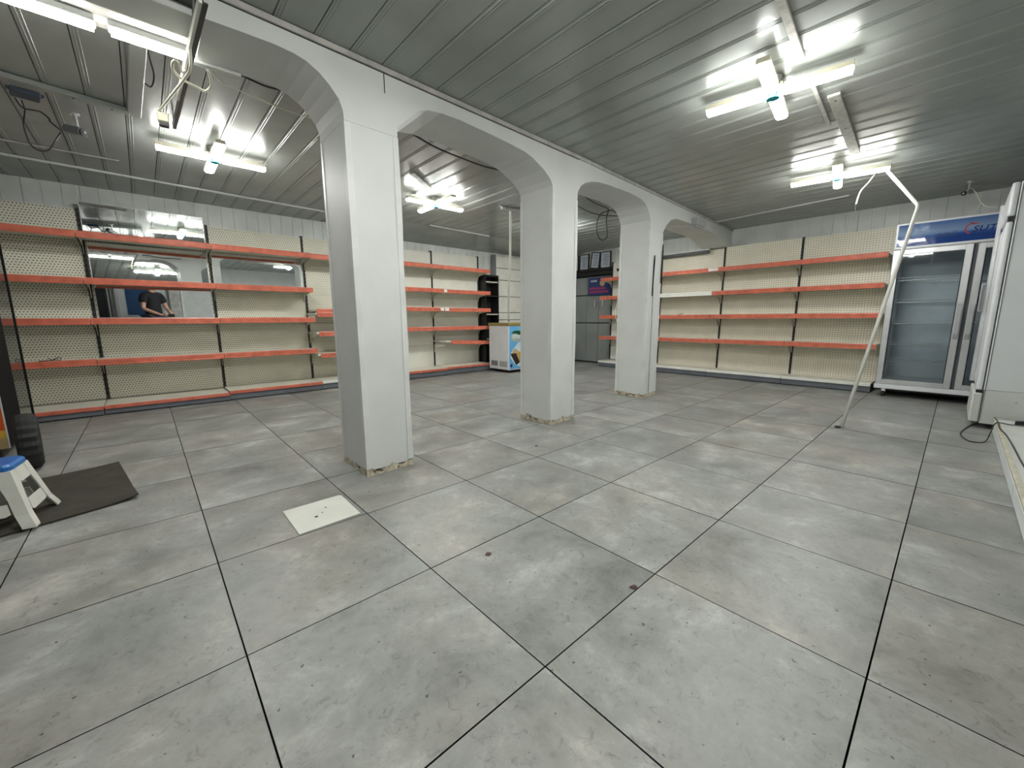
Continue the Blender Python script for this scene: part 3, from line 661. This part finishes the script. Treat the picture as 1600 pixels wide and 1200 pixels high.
cable('white_cable', [(6.61, 4.30, 1.76), (6.615, 4.33, 1.5), (6.62, 4.345, 1.267), (6.615, 4.375, 1.032), (6.62, 4.30, .794), (6.62, 4.20, .676)], .007, 'cablew', 'white cable hanging down in front of the shelving left of the farthest column')

# ------------------------------------------------------------------ pipes
b = bm_(); tube(b, [(5.22, .64, 2.325), (4.815, .335, 1.852), (4.80, .333, 1.822), (4.373, .578, .004)], .0135, 12)
tag(obj('bent_pipe', b, 'pvc', smooth=True), 'bent white pipe propped between floor and ceiling in front of the glass-door fridge', 'pipe')
b = bm_(); cyl(b, (4.350, .60, .0005), .022, .012, 'z', 10); tag(obj('rubber_scrap', b, 'rubber'), 'dark rubber scrap on the floor at the foot of the bent white pipe', 'scrap')
b = bm_(); tube(b, smooth_path([(3.60, 3.98, 2.290), (4.02, 4.46, 1.78), (4.40, 4.92, 1.26), (4.618, 5.168, .90)], 4), .015, 12)
tag(obj('leaning_pipe', b, 'pvc', smooth=True), 'straight white pipe leaning from the ceiling onto the chest freezer', 'pipe')
t = thing('pipe_bracket', 'small metal fitting with a white knob at the head of the leaning pipe', 'bracket', (3.52, 3.98, ZC-.003))
box('plate', 'cornice', -.10, .08, -.02, .02, -.012, 0, t, bev=.002); b = bm_(); cyl(b, (-.06, 0, -.04), .02, .028, 'z', 14); obj('knob', b, 'trimw', t)

# ------------------------------------------------------------------ chest freezer
t = thing('chest_freezer', 'white chest freezer with a blue ice-cream print and an olive lid frame', 'freezer', (4.655, 5.21, 0))
FL, FD = 1.15, .54
box('cabinet', 'enam', 0, FL, 0, FD, .05, .825, t, bev=.012)
box('lid_frame', 'gold', -.012, FL+.012, -.012, FD+.012, .8255, .875, t, bev=.012)
box('base_frame', 'black', .03, FL-.03, .02, FD-.02, .03, .05, t)
for x in (.05, FL-.05):
    for y in (.04, FD-.05):
        b = bm_(); cyl(b, (x-.012, y, .018), .018, .024, 'x', 14); obj('castor', b, 'rubber', t)
gr = box('vent_grille', 'camg', -.006, 0, .05, .24, .11, .20, t); 
b = bm_()
for k in range(8): bx(b, -.008, -.006, .055+k*.023, .064+k*.023, .115, .195)
obj('vent_fin', b, 'trimw', gr)
box('vent_grille', 'camg', -.006, 0, .30, .48, .11, .20, t)
pf = box('printed_front', 'lblue', .012, FL-.012, -.003, 0, .07, .815, t)
def flat(name, m, pts, y, parent): b = bm_(); prism(b, pts, y-.0012, y, 'y'); return obj(name, b, m, parent)
def disc(cx, cz, rx, rz_, n=28): return [(cx+rx*math.cos(2*PI*k/n), cz+rz_*math.sin(2*PI*k/n)) for k in range(n)]
flat('pale_swirl', 'pblue', [(.03, .33), (.10, .42), (.22, .53), (.40, .60), (.40, .09), (.30, .09), (.16, .13), (.05, .25)], -.0032, pf)
flat('green_ribbon', 'green', [(.05, .69), (.12, .735), (.22, .74), (.30, .73), (.36, .80), (.40, .80), (.40, .52), (.36, .52), (.30, .62), (.18, .69)], -.0046, pf)
flat('logo_disc', 'sage', disc(.17, .62, .13, .08), -.0045, pf)
for k, x in enumerate((.09, .14, .19, .24)):
    flat('script_letter', 'trimw', [(x, .60), (x+.012, .60), (x+.014, .645), (x+.03, .65), (x+.03, .60), (x+.04, .60), (x+.04, .665), (x+.002, .665)], -.0060, pf)
flat('cream_scoop', 'sandp', [(.07, .34), (.10, .40), (.15, .43), (.20, .40), (.26, .36), (.20, .30)], -.0046, pf)
flat('chocolate_tub', 'brown', [(.03, .34), (.17, .345), (.26, .18), (.17, .13)], -.0060, pf)
flat('toffee_tub', 'ochre', [(.19, .345), (.29, .38), (.32, .24), (.27, .17)], -.0060, pf)
flat('berry_swirl', 'red', [(.33, .50), (.39, .54), (.39, .20), (.35, .30)], -.0060, pf)
flat('round_emblem', 'navy', disc(.055, .13, .028, .03), -.0046, pf)
box('white_front_panel', 'pblue', .42, FL-.03, -.0045, -.0031, .09, .80, t)

# ------------------------------------------------------------------ glass door fridge (far right)
t = thing('display_fridge', 'tall two-door glass display fridge with a blue header', 'fridge', (6.5, .60, 0))
FW = 1.26                                                           # runs toward -Y
def lb(name, m, x0, x1, y0, y1, z0, z1, parent=t, bev=0, label=None): return box(name, m, x0, x1, -y1, -y0, z0, z1, parent, bev, label)
b = bm_()
def B(x0, x1, y0, y1, z0, z1): bx(b, x0, x1, -y1, -y0, z0, z1)
B(.03, .60, 0, .05, .16, 1.70); B(.03, .60, FW-.05, FW, .16, 1.70); B(.56, .60, .05, FW-.05, .16, 1.70); B(.03, .56, .05, FW-.05, .16, .20); B(.03, .60, 0, FW, 1.68, 1.985)
obj('cabinet', b, 'enam', t)
b = bm_(); B(.552, .559, .051, FW-.051, .201, 1.679); B(.06, .55, .051, .054, .201, 1.679); B(.06, .55, FW-.054, FW-.051, .201, 1.679); B(.06, .55, .055, FW-.055, .201, .206); obj('liner', b, 'fint', t)
b = bm_(); k = .26
while k < 1.66: B(.549, .5515, .06, FW-.06, k, k+.006); k += .055
obj('liner_rib', b, 'fint', t)
hd = lb('header_frame', 'enam', -.012, .03, 0, FW, 1.70, 1.985, bev=.006)
hp = lb('header_print', 'hdr', -.016, -.0125, .022, FW-.022, 1.728, 1.962, hd)
hp.name = 'header_print'
# swoosh and lettering
b = bm_(); sw = []
for k in range(13):
    a = math.radians(250-k*13.5); sw.append((.585+.056*math.cos(a), 1.850+.056*math.sin(a)))
inn = []
for k in range(13):
    a = math.radians(250-k*13.5); inn.append((.591+.049*math.cos(a), 1.851+.046*math.sin(a)))
prism(b, [(-u, v) for u, v in sw+inn[::-1]], -.0185, -.0165, 'x'); prism(b, [(-.602, 1.885), (-.575, 1.897), (-.562, 1.922), (-.558, 1.920), (-.568, 1.902)], -.0185, -.0165, 'x')
prism(b, [(-.575, 1.890), (-.60, 1.902), (-.64, 1.892), (-.60, 1.886)], -.0185, -.0165, 'x')
obj('red_swoosh', b, 'red', hd)
fc = bpy.data.curves.new('lettering', 'FONT'); fc.body = 'SUT'; fc.size = .125; fc.extrude = .0008; fc.shear = .25; fc.offset = .002; fc.space_character = 1.08
fo = bpy.data.objects.new('tmp_text', fc); COL.objects.link(fo); bpy.context.view_layer.update()
me = bpy.data.meshes.new_from_object(fo.evaluated_get(bpy.context.evaluated_depsgraph_get())); bpy.data.objects.remove(fo)
for v in me.vertices: x, y, z = v.co; v.co = (-.0175-z, -(.583+x*.70), 1.815+y*.63)
me.materials.clear(); me.materials.append(MT['navy']); o = bpy.data.objects.new('lettering', me); COL.objects.link(o); o.parent = hd
b = bm_()
for k, (u, wd, hh) in enumerate(((.345, .022, .030), (.372, .016, .022), (.395, .026, .03), (.43, .016, .02), (.452, .03, .035))):
    for zz_ in (0, hh*.5, hh): bx(b, -.018, -.0165, -u-wd, -u, 1.80+zz_, 1.804+zz_)
    bx(b, -.018, -.0165, -u-.006, -u, 1.80, 1.80+hh)
obj('small_lettering', b, 'psu', hd)
def fdoor(y0, y1, hside):
    d = thing('door', None, None, (0, 0, 0)); d.parent = t
    b = bm_(); z0, z1 = .155, 1.695; f = .055
    for a in ((y0, y0+f, z0, z1), (y1-f, y1, z0, z1), (y0+f, y1-f, z0, z0+f), (y0+f, y1-f, z1-f, z1)): bx(b, -.02, .022, -a[1], -a[0], a[2], a[3])
    me = obj('door_frame', b, 'alu', d, bev=.003)
    lb('pane', 'glass', -.002, .004, y0+f, y1-f, z0+f, z1-f, d)
    b = bm_()
    for a in ((y0+f, y0+f+.008, z0+f, z1-f), (y1-f-.008, y1-f, z0+f, z1-f)): bx(b, .006, .012, -a[1], -a[0], a[2], a[3])
    obj('gasket', b, 'gasket', d)
    yy = y1-f/2 if hside > 0 else y0+f/2
    b = bm_(); pts = [(-.022, -yy, .70), (-.05, -yy, .76), (-.058, -yy, .89), (-.05, -yy, 1.02), (-.022, -yy, 1.08)]
    for P, Q in zip(pts, pts[1:]):
        vs = []
        for (px_, py_, pz_) in (P, Q):
            for dx, dy in ((0, -.017), (0, .017), (.012, .017), (.012, -.017)): vs.append(b.verts.new((px_+dx, py_+dy, pz_)))
        for f_ in ((0, 1, 5, 4), (1, 2, 6, 5), (2, 3, 7, 6), (3, 0, 4, 7), (0, 3, 2, 1), (4, 5, 6, 7)): b.faces.new([vs[i] for i in f_])
    obj('handle', b, 'camw', d)
    return d
fdoor(.004, .618, 1); fdoor(.650, FW-.004, -1)
lb('centre_gasket', 'gasket', .0, .03, .619, .649, .16, 1.69)
for z in (.42, .62, .865, 1.11, 1.36):
    for y0, y1 in ((.06, .62), (.64, FW-.06)):
        b = bm_()
        for xx, rr_ in ((.09, .006), (.10, .004), (.50, .004)): tube(b, [(xx, -y0, z), (xx, -y1, z)], rr_, 6)
        tube(b, [(.085, -y0, z+.03), (.085, -y1, z+.03)], .003, 6)
        for k in range(14):
            y = -y0-(y1-y0)*k/13; tube(b, [(.09, y, z+.003), (.50, y, z+.003)], .002, 4)
        obj('wire_shelf', b, 'trimw', t)
lb('kick_rail', 'enam', -.02, .04, -.006, FW+.006, .098, .152, bev=.004)
lb('underbody', 'black', .06, .58, .02, FW-.02, .07, .097)
for x in (.05, .52):
    for y in (.08, FW-.10):
        b = bm_(); cyl(b, (x, -y-.014, .034), .034, .028, 'y', 18); c_ = obj('castor', b, 'rubber', t)
        b = bm_(); bx(b, x-.018, x+.018, -y-.018, -y+.018, .060, .0975); obj('castor_fork', b, 'chrome', c_)

# ------------------------------------------------------------------ upright freezer at the right edge (seen from its side)
t = thing('upright_freezer', 'big white upright freezer at the right edge, seen from its scuffed side', 'freezer', (5.19, -.208, 0))
box('cabinet', 'enamd', 0, .80, -.80, 0, .33, 1.985, t, bev=.004)
box('lower_body', 'kick', -.001, .80, -.80, -.006, .045, .3285, t, bev=.003)
box('side_seam', 'gasket', -.002, -.0005, -.012, -.008, .06, 1.97, t)
box('header_front', 'enam', .0, .80, .004, .046, 1.728, 1.985, t, bev=.014)
dr = box('door', 'enam', -.0, .79, .006, .043, .328, 1.690, t, bev=.014)
box('door_seal', 'gasket', .004, .78, .0005, .0055, .328, 1.690, t)
box('kick_front', 'kick', .0, .79, .0, .056, .052, .303, t, bev=.008)
box('hinge', 'black', .01, .09, .005, .04, .3035, .3275, t); box('hinge', 'black', .0, .07, .005, .038, 1.691, 1.7275, t)
box('far_edge_profile', 'alu', .70, .76, .0435, .072, .330, 1.94, dr, bev=.004)
b = bm_(); bx(b, .68, .74, .0725, .100, .99, 1.25); obj('door_handle', b, 'alu', dr, bev=.006)
b = bm_()
for k in range(3): bx(b, .676, .679, .077+k*.007, .081+k*.007, 1.0, 1.24)
obj('handle_groove', b, 'gasket', dr)
for x in (.08, .70):
    for y in (-.09, -.70): b = bm_(); cyl(b, (x, y-.0, .0), .03, .0545, 'z', 14); obj('foot', b, 'black', t)

# low gondola base along the right wall
t = thing('shelf_base', 'low dirty shelf base on the floor at the right edge, against the freezer', 'shelving', (5.12, -.30, 0), 0)
b = bm_(); bx(b, -2.6, 0, -.55, -.012, .085, .108); bs = obj('base_shelf', b, 'kick', t)
b = bm_(); prism(b, [(-.012, .112), (.006, .114), (.010, .106), (.006, .080), (-.012, .080)], -2.6, 0, 'x'); obj('price_rail', b, mat('worn_beige_rail', (.52, .50, .40), .5, 0, .2, 20, dirt=((.16, .10, .05), 14, .64)), bs)
for k in range(3):
    x1 = -k*.93-.004; box('plinth', 'enamd', x1-.92, x1, -.014, .008, .006, .079, t)
box('rear_frame', 'plinth', -2.6, 0, -.56, -.552, 0, .40, t)
cable('black_cable', [(5.10, -.29, .122), (4.9, -.298, .1255), (4.6, -.296, .1255), (4.44, -.315, .1205), (4.1, -.33, .1145), (3.76, -.335, .1145), (3.4, -.345, .1145)], .004, 'black', 'black cable lying along the edge of the low shelf base')
cable('black_cable', [(5.60, -.30, .006), (5.35, -.20, .006), (5.02, -.135, .006), (4.80, -.115, .006), (4.62, -.14, .006), (4.56, -.18, .006), (4.63, -.24, .006), (4.78, -.268, .06), (4.83, -.288, .125), (4.86, -.36, .118), (4.9, -.40, .118)], .004, 'black', 'thin black cable looping from the floor up onto the low shelf base')
t = thing('power_plug', 'black power plug lying on the low shelf base', 'plug', (4.93, -.42, .1145), math.radians(-55))
b = bm_(); prism(b, [(-.04, -.010), (-.01, -.018), (.045, -.018), (.045, .018), (-.01, .018), (-.04, .010)], 0, .03, 'z'); obj('body', b, 'black', t, bev=.004)

# ------------------------------------------------------------------ drinks fridge at the left edge
t = thing('drinks_fridge', 'tall black drinks fridge at the left edge, with orange side print', 'fridge', (-.78, 4.36, 0))
box('cabinet', 'black', -.62, -.035, 0, .90, .06, 1.66, t, bev=.006)
b = bm_(); f = .06; z0, z1 = .08, 1.655
for a in ((.0, .43, z0, z1), (.875, .90, z0, z1), (.43, .875, z0, z0+.03), (.43, .875, z1-.05, z1)): bx(b, -.03, 0, a[0], a[1], a[2], a[3])
dr = obj('door', b, 'mblack', t)
box('pane', 'dglass', -.012, -.006, .43, .875, z0+.03, z1-.05, dr)
box('lower_hinge', 'camg', -.05, .01, .30, .37, .095, .15, t, bev=.004)
for (z0, z1, m) in ((.20, .62, 'orangep'), (.145, .20, 'yellowp'), (.07, .145, 'sandp'), (.62, 1.64, 'orangep')):
    box('side_sticker', m, -.60, -.012, -.0035, -.0005, z0, z1, t)
box('sticker_edge', 'trimw', -.011, -.003, -.0035, -.0005, .07, 1.64, t)
for x in (-.55, -.08):
    for y in (.06, .84): b = bm_(); cyl(b, (x, y, 0), .025, .06, 'z', 12); obj('foot', b, 'black', t)

# tyre
t = thing('rubber_tyre', 'small black ribbed tyre standing on the floor beside the drinks fridge', 'tyre', (-.632, 3.95, .182), math.radians(97))
b = bm_(); n = 40; pr_ = [(.182, -.015), (.182, .015), (.176, .036), (.155, .050), (.120, .048), (.105, .034), (.105, -.034), (.120, -.048), (.155, -.050), (.176, -.036)]
rings = []
for k in range(n):
    a = 2*PI*k/n; gsc = .94 if k % 2 else 1.0
    rings.append([b.verts.new(((r_ if r_ < .17 else r_*gsc)*math.cos(a), y, (r_ if r_ < .17 else r_*gsc)*math.sin(a))) for r_, y in pr_])
for k in range(n):
    A, Bq = rings[k], rings[(k+1) % n]
    for i in range(len(pr_)): j = (i+1) % len(pr_); b.faces.new((A[i], A[j], Bq[j], Bq[i]))
obj('tread', b, 'rubber', t)
b = bm_(); cyl(b, (0, -.03, 0), .104, .06, 'y', 28); obj('wheel_disc', b, 'black', t)

# mat
b = bm_(); nx, ny = 26, 26
def mp(u, v):
    A = Vector((-1.05, 3.52, 0)); B_ = Vector((-.225, 3.67, 0)); C_ = Vector((-.122, 2.865, 0)); D_ = Vector((-1.15, 2.58, 0))
    p = (A*(1-u)+B_*u)*(1-v)+(D_*(1-u)+C_*u)*v
    z = .004+.004*(1+math.sin(u*7+v*3))*(v*(1-v)*4)*.6+.016*max(0, (u-.85)/.15)**2*max(0, (v-.75)/.25)+.006*max(0, (u-.8)/.2)**2*max(0, 1-v*3)
    return Vector((p.x, p.y, z))
top = [[b.verts.new(mp(i/nx, j/ny)+Vector((0, 0, .007))) for j in range(ny+1)] for i in range(nx+1)]
bot = [[b.verts.new(mp(i/nx, j/ny)) for j in range(ny+1)] for i in range(nx+1)]
for i in range(nx):
    for j in range(ny):
        b.faces.new((top[i][j], top[i+1][j], top[i+1][j+1], top[i][j+1])); b.faces.new((bot[i][j], bot[i][j+1], bot[i+1][j+1], bot[i+1][j]))
for i in range(nx):
    for j in (0, ny): b.faces.new((top[i][j], bot[i][j], bot[i+1][j], top[i+1][j]))
for j in range(ny):
    for i in (0, nx): b.faces.new((top[i][j], top[i][j+1], bot[i][j+1], bot[i][j]))
tag(obj('floor_mat', b, 'mat', smooth=False), 'dark rubber doormat lying under the plastic stool', 'mat')

# stool
t = thing('plastic_stool', 'white plastic stool with a blue seat, standing on the doormat', 'stool', (-.598, 2.90, .018), math.radians(-8))
H_ = .285
def sq(h, z, r=.02, n=4):
    out = []
    for sx, sy, a0 in ((1, -1, -90), (1, 1, 0), (-1, 1, 90), (-1, -1, 180)):
        for k in range(n+1):
            a = math.radians(a0+90*k/n); out.append((sx*(h-r)+r*math.cos(a), sy*(h-r)+r*math.sin(a), z))
    return out
b = bm_(); R1 = [b.verts.new(p) for p in sq(.094, H_-.024, .03)]; R2 = [b.verts.new(p) for p in sq(.094, H_-.006, .03)]; R3 = [b.verts.new(p) for p in sq(.086, H_+.004, .03)]
n_ = len(R1); b.faces.new(R1[::-1]); b.faces.new(R3)
for P, Q in ((R1, R2), (R2, R3)):
    for k in range(n_): b.faces.new((P[k], P[(k+1) % n_], Q[(k+1) % n_], Q[k]))
obj('seat', b, 'bluep', t)
for k in range(4):                                                  # each side: apron with an opening and two legs made as a corner leg
    R = Matrix.Rotation(k*PI/2, 4, 'Z')
    def P(u, z, o=0):                                               # point on sloping side wall
        f_ = .087+.062*(1-z/H_); return Vector((u*f_, -(f_)-o, z))
    out = [(-.98, H_-.023), (.98, H_-.023), (.98, .20), (.80, .20), (.66, .29), (-.66, .29), (-.80, .20), (-.98, .20)]
    def plate(name, pts):
        b = bm_(); A = [b.verts.new(P(u, z)) for u, z in pts]; Bq = [b.verts.new(P(u, z, -.006)) for u, z in pts]; n2 = len(pts)
        b.faces.new(A); b.faces.new(Bq[::-1])
        for i in range(n2): b.faces.new((A[i], Bq[i], Bq[(i+1) % n2], A[(i+1) % n2]))
        b.transform(R); return obj(name, b, 'whitep', t)
    plate('apron', [(-.52, H_-.025), (.52, H_-.025), (.52, .205), (.42, .195), (-.42, .195), (-.52, .205)])
    plate('cross_rail', [(-.58, .115), (.58, .115), (.60, .070), (.48, .062), (-.48, .062), (-.60, .070)])
    # corner leg: L-shaped, flaring to a foot
    b = bm_(); secs = []
    for z in (H_-.025, .20, .13, .06, .012, 0):
        f_ = .087+.062*(1-z/H_)+(.008 if z < .03 else 0); w_ = .044+.008*(z > .17)
        pts = [(f_, -f_), (f_, -f_+w_), (f_-.006, -f_+w_), (f_-.014, -f_+.014), (f_-w_, -f_+.006), (f_-w_, -f_)]
        secs.append([b.verts.new((x, y, z)) for x, y in pts])
    for A, Bq in zip(secs, secs[1:]):
        for i in range(6): b.faces.new((A[i], A[(i+1) % 6], Bq[(i+1) % 6], Bq[i]))
    b.faces.new(secs[0]); b.faces.new(secs[-1]); b.transform(R); obj('leg', b, 'whitep', t)

# cover plate and dirt
t = thing('cover_plate', 'off-white square cover plate let into the floor before the nearest column', 'plate', (.55, 2.012, 0))
b = bm_(); prism(b, [(-.143, -.15), (.137, -.138), (.142, .13), (.130, .144), (-.142, .143)], .0006, .0045, 'z'); pl_ = obj('plate', b, 'plate', t, bev=.001)
b = bm_()
for x, y, r_ in ((-.035, -.03, .008), (.03, .04, .005), (.0, -.005, .004)): cyl(b, (x, y, .0046), r_, .0006, 'z', 10)
obj('screw_hole', b, 'black', t)
for (x, y, s_, l) in ((.933, 1.177, .012, 'brown clod of dirt on the floor nearest the camera, beside a joint'), (1.184, .667, .013, 'brown clod of dirt on a tile joint, right of centre'), (2.082, 2.026, .012, 'small dark clod of dirt on the floor in front of the middle column')):
    b = bm_(); bmesh.ops.create_icosphere(b, subdivisions=2, radius=s_)
    for v in b.verts: v.co = Vector((v.co.x*random.uniform(.6, 1.3), v.co.y*random.uniform(.6, 1.3), max(-.001, v.co.z*.4*random.uniform(.6, 1.2))))
    tag(obj('dirt_clod', b, 'dirtc', loc=(x, y, .0015)), l, 'dirt', 'clods of dirt on the floor')

# ------------------------------------------------------------------ camera-side wall things (seen in the mirror)
d2 = thing('door_2', 'white framed door with blue panels behind the camera, seen in the mirror', 'door', (-1.0, YA+.03, 0), kind='structure'); del d2['category']
box('door_leaf', 'enam', 0, .80, -.02, .02, .01, 2.02, d2); box('door_panel', 'blued', .12, .68, .0205, .03, .95, 1.85, d2); box('door_panel', 'enam', .12, .68, .0205, .03, .15, .85, d2, bev=.006)
b = bm_(); tube(b, [(.74, .02, 1.0), (.74, .06, 1.0), (.64, .06, 1.0)], .010, 8); obj('door_handle', b, 'chrome', d2)
b = bm_(); bx(b, -.07, 0, -.03, .05, 0, 2.09); bx(b, .80, .87, -.03, .05, 0, 2.09); bx(b, 0, .80, -.03, .05, 2.03, 2.09); obj('door_frame', b, 'trimw', d2)
t = thing('wall_pilaster', 'pale pilaster beside the door behind the camera', 'pilaster', (-.06, YA, 0)); t['kind'] = 'structure'; del t['category']
box('shaft', 'cornice', 0, .22, .0005, .16, 0, 2.32, t); box('edge_strip', 'trimw', .23, .27, .0005, .10, 0, 2.32, t)
t = thing('dark_cooler', 'dark display cooler against the wall behind the camera, seen only in the mirror', 'cooler', (-1.9, YA+.03, 0))
box('body', 'black', 0, .75, 0, .45, .05, 1.75, t, bev=.006); box('glass_front', 'dglass', .04, .71, .451, .457, .15, 1.60, t); box('edge_strip', 'alu', .752, .77, .38, .45, .05, 1.75, t)
for x in (.06, .68): b = bm_(); cyl(b, (x, .2, 0), .03, .0495, 'z', 12); obj('foot', b, 'black', t)

# ------------------------------------------------------------------ the photographer (only seen in the mirror)
ps = thing('person', 'person in a black t-shirt holding up a phone, reflected in the lowest mirror strip', 'person', (-.335, -.37, 0), yaw)
def skin(name, verts, edges, rad, m, parent, sub=2):
    me = bpy.data.meshes.new(name); me.from_pydata(verts, edges, []); me.materials.append(MT[m])
    o = bpy.data.objects.new(name, me); COL.objects.link(o); o.parent = parent
    md = o.modifiers.new('skin', 'SKIN'); md.use_smooth_shade = True
    if not me.skin_vertices: me.skin_vertices.new()
    for i, sv in enumerate(me.skin_vertices[0].data):
        r_ = rad[i]; sv.radius = r_ if isinstance(r_, tuple) else (r_, r_); sv.use_root = (i == 0)
    s2 = o.modifiers.new('sub', 'SUBSURF'); s2.levels = sub; s2.render_levels = sub
    return o
V = [(0, 0, .93), (0, 0, 1.08), (0, 0, 1.24), (0, 0, 1.37), (.005, 0, 1.46), (.02, 0, 1.53), (.03, 0, 1.60), (.02, 0, 1.67)]
Rd = [(.13, .15), (.105, .13), (.105, .13), (.10, .12), .052, .068, .085, .07]
Ed = [(i, i+1) for i in range(7)]
for sy in (1, -1):
    n0 = len(V); V += [(0, sy*.17, 1.40), (.03, sy*.235, 1.22), (.06, sy*.265, 1.10), (.22, sy*.19, 1.02), (.34, sy*.13, .965), (.385, sy*.105, .955)]
    Rd += [.062, .050, .042, .038, .027, (.018, .036)]; Ed += [(3, n0)]+[(n0+k, n0+k+1) for k in range(5)]
    n1 = len(V); V += [(0, sy*.09, .86), (.01, sy*.10, .50), (0, sy*.105, .10), (.02, sy*.11, .045), (.13, sy*.12, .032)]
    Rd += [.095, .062, .042, .04, (.038, .028)]; Ed += [(0, n1)]+[(n1+k, n1+k+1) for k in range(4)]
body = skin('body', V, Ed, Rd, 'skin', ps)
V2 = [(0, 0, .90), (0, 0, 1.05), (0, 0, 1.22), (0, 0, 1.375), (0, .10, 1.40), (0, .18, 1.395), (.03, .24, 1.22), (0, -.10, 1.40), (0, -.18, 1.395), (.03, -.24, 1.22)]
skin('tshirt', V2, [(0, 1), (1, 2), (2, 3), (3, 4), (4, 5), (5, 6), (3, 7), (7, 8), (8, 9)], [(.165, .19), (.15, .18), (.15, .19), (.14, .17), .112, .095, .078, .112, .095, .078], 'cloth', ps)
for sy in (1, -1):
    skin('shoe', [(-.04, sy*.11, .04), (.06, sy*.115, .045), (.16, sy*.12, .035)], [(0, 1), (1, 2)], [(.045, .045), (.05, .045), (.042, .032)], 'cloth', ps, 1)
skin('trousers', [(0, 0, .95), (0, .09, .86), (.01, .10, .50), (0, .105, .12), (0, -.09, .86), (.01, -.10, .50), (0, -.105, .12)], [(0, 1), (1, 2), (2, 3), (0, 4), (4, 5), (5, 6)], [(.145, .17), .108, .078, .062, .108, .078, .062], 'jeans', ps)
b = bm_(); bmesh.ops.create_uvsphere(b, u_segments=20, v_segments=12, radius=1)
for v in b.verts: v.co = Vector((v.co.x*.105-.005, v.co.y*.095, v.co.z*.10+1.665)); 
bmesh.ops.delete(b, geom=[v for v in b.verts if v.co.x > .055 and v.co.z < 1.69], context='VERTS'); obj('hair', b, 'hair', ps, smooth=True)
for sy in (1, -1):
    b = bm_(); bmesh.ops.create_uvsphere(b, u_segments=10, v_segments=6, radius=.012); b.transform(Matrix.Translation((.103, sy*.03, 1.605))); obj('eye', b, 'black', ps, smooth=True)
    b = bm_(); bmesh.ops.create_uvsphere(b, u_segments=10, v_segments=6, radius=1); b.transform(Matrix.Translation((.02, sy*.088, 1.59)) @ Matrix.Diagonal((.018, .008, .03, 1))); obj('ear', b, 'skin', ps, smooth=True)
b = bm_(); prism(b, [(.105, 1.60), (.132, 1.565), (.105, 1.558)], -.012, .012, 'y'); obj('nose', b, 'skin', ps, bev=.004)
b = bm_(); bx(b, .098, .106, -.022, .022, 1.530, 1.538); obj('mouth', b, 'red', ps, bev=.002)
b = bm_(); 
# phone held just behind the lens
ph = thing('phone', 'dark phone held out at chest height by the person in the black t-shirt', 'phone', (0, 0, .945)); ph.rotation_euler = (0, -pitch, yaw)
box('case', 'black', -.022, -.013, -.072, .072, -.035, .035, ph, bev=.004); box('screen', 'navy', -.0235, -.0222, -.069, .069, -.032, .032, ph)
for sy in (1, -1):
    palm = Vector((.375, sy*.105, .955))
    for k, (ln, dz) in enumerate(((.070, .024), (.078, .008), (.072, -.008), (.058, -.024))):
        a = palm+Vector((.02, 0, dz)); c1 = a+Vector((ln*.5, -sy*.004, 0)); c2 = c1+Vector((ln*.22, -sy*.012, 0)); c3_ = c2+Vector((.004, -sy*ln*.30, 0))
        if c3_.x > .50: c3_.x = .50
        skin('finger', [tuple(a), tuple(c1), tuple(c2), tuple(c3_)], [(0, 1), (1, 2), (2, 3)], [.010, .009, .0085, .0075], 'skin', body, 1)
    a = palm+Vector((0, 0, .02)); skin('thumb', [tuple(a), tuple(a+Vector((.03, -sy*.015, .014))), tuple(a+Vector((.052, -sy*.032, .012)))], [(0, 1), (1, 2)], [.012, .011, .009], 'skin', body, 1)
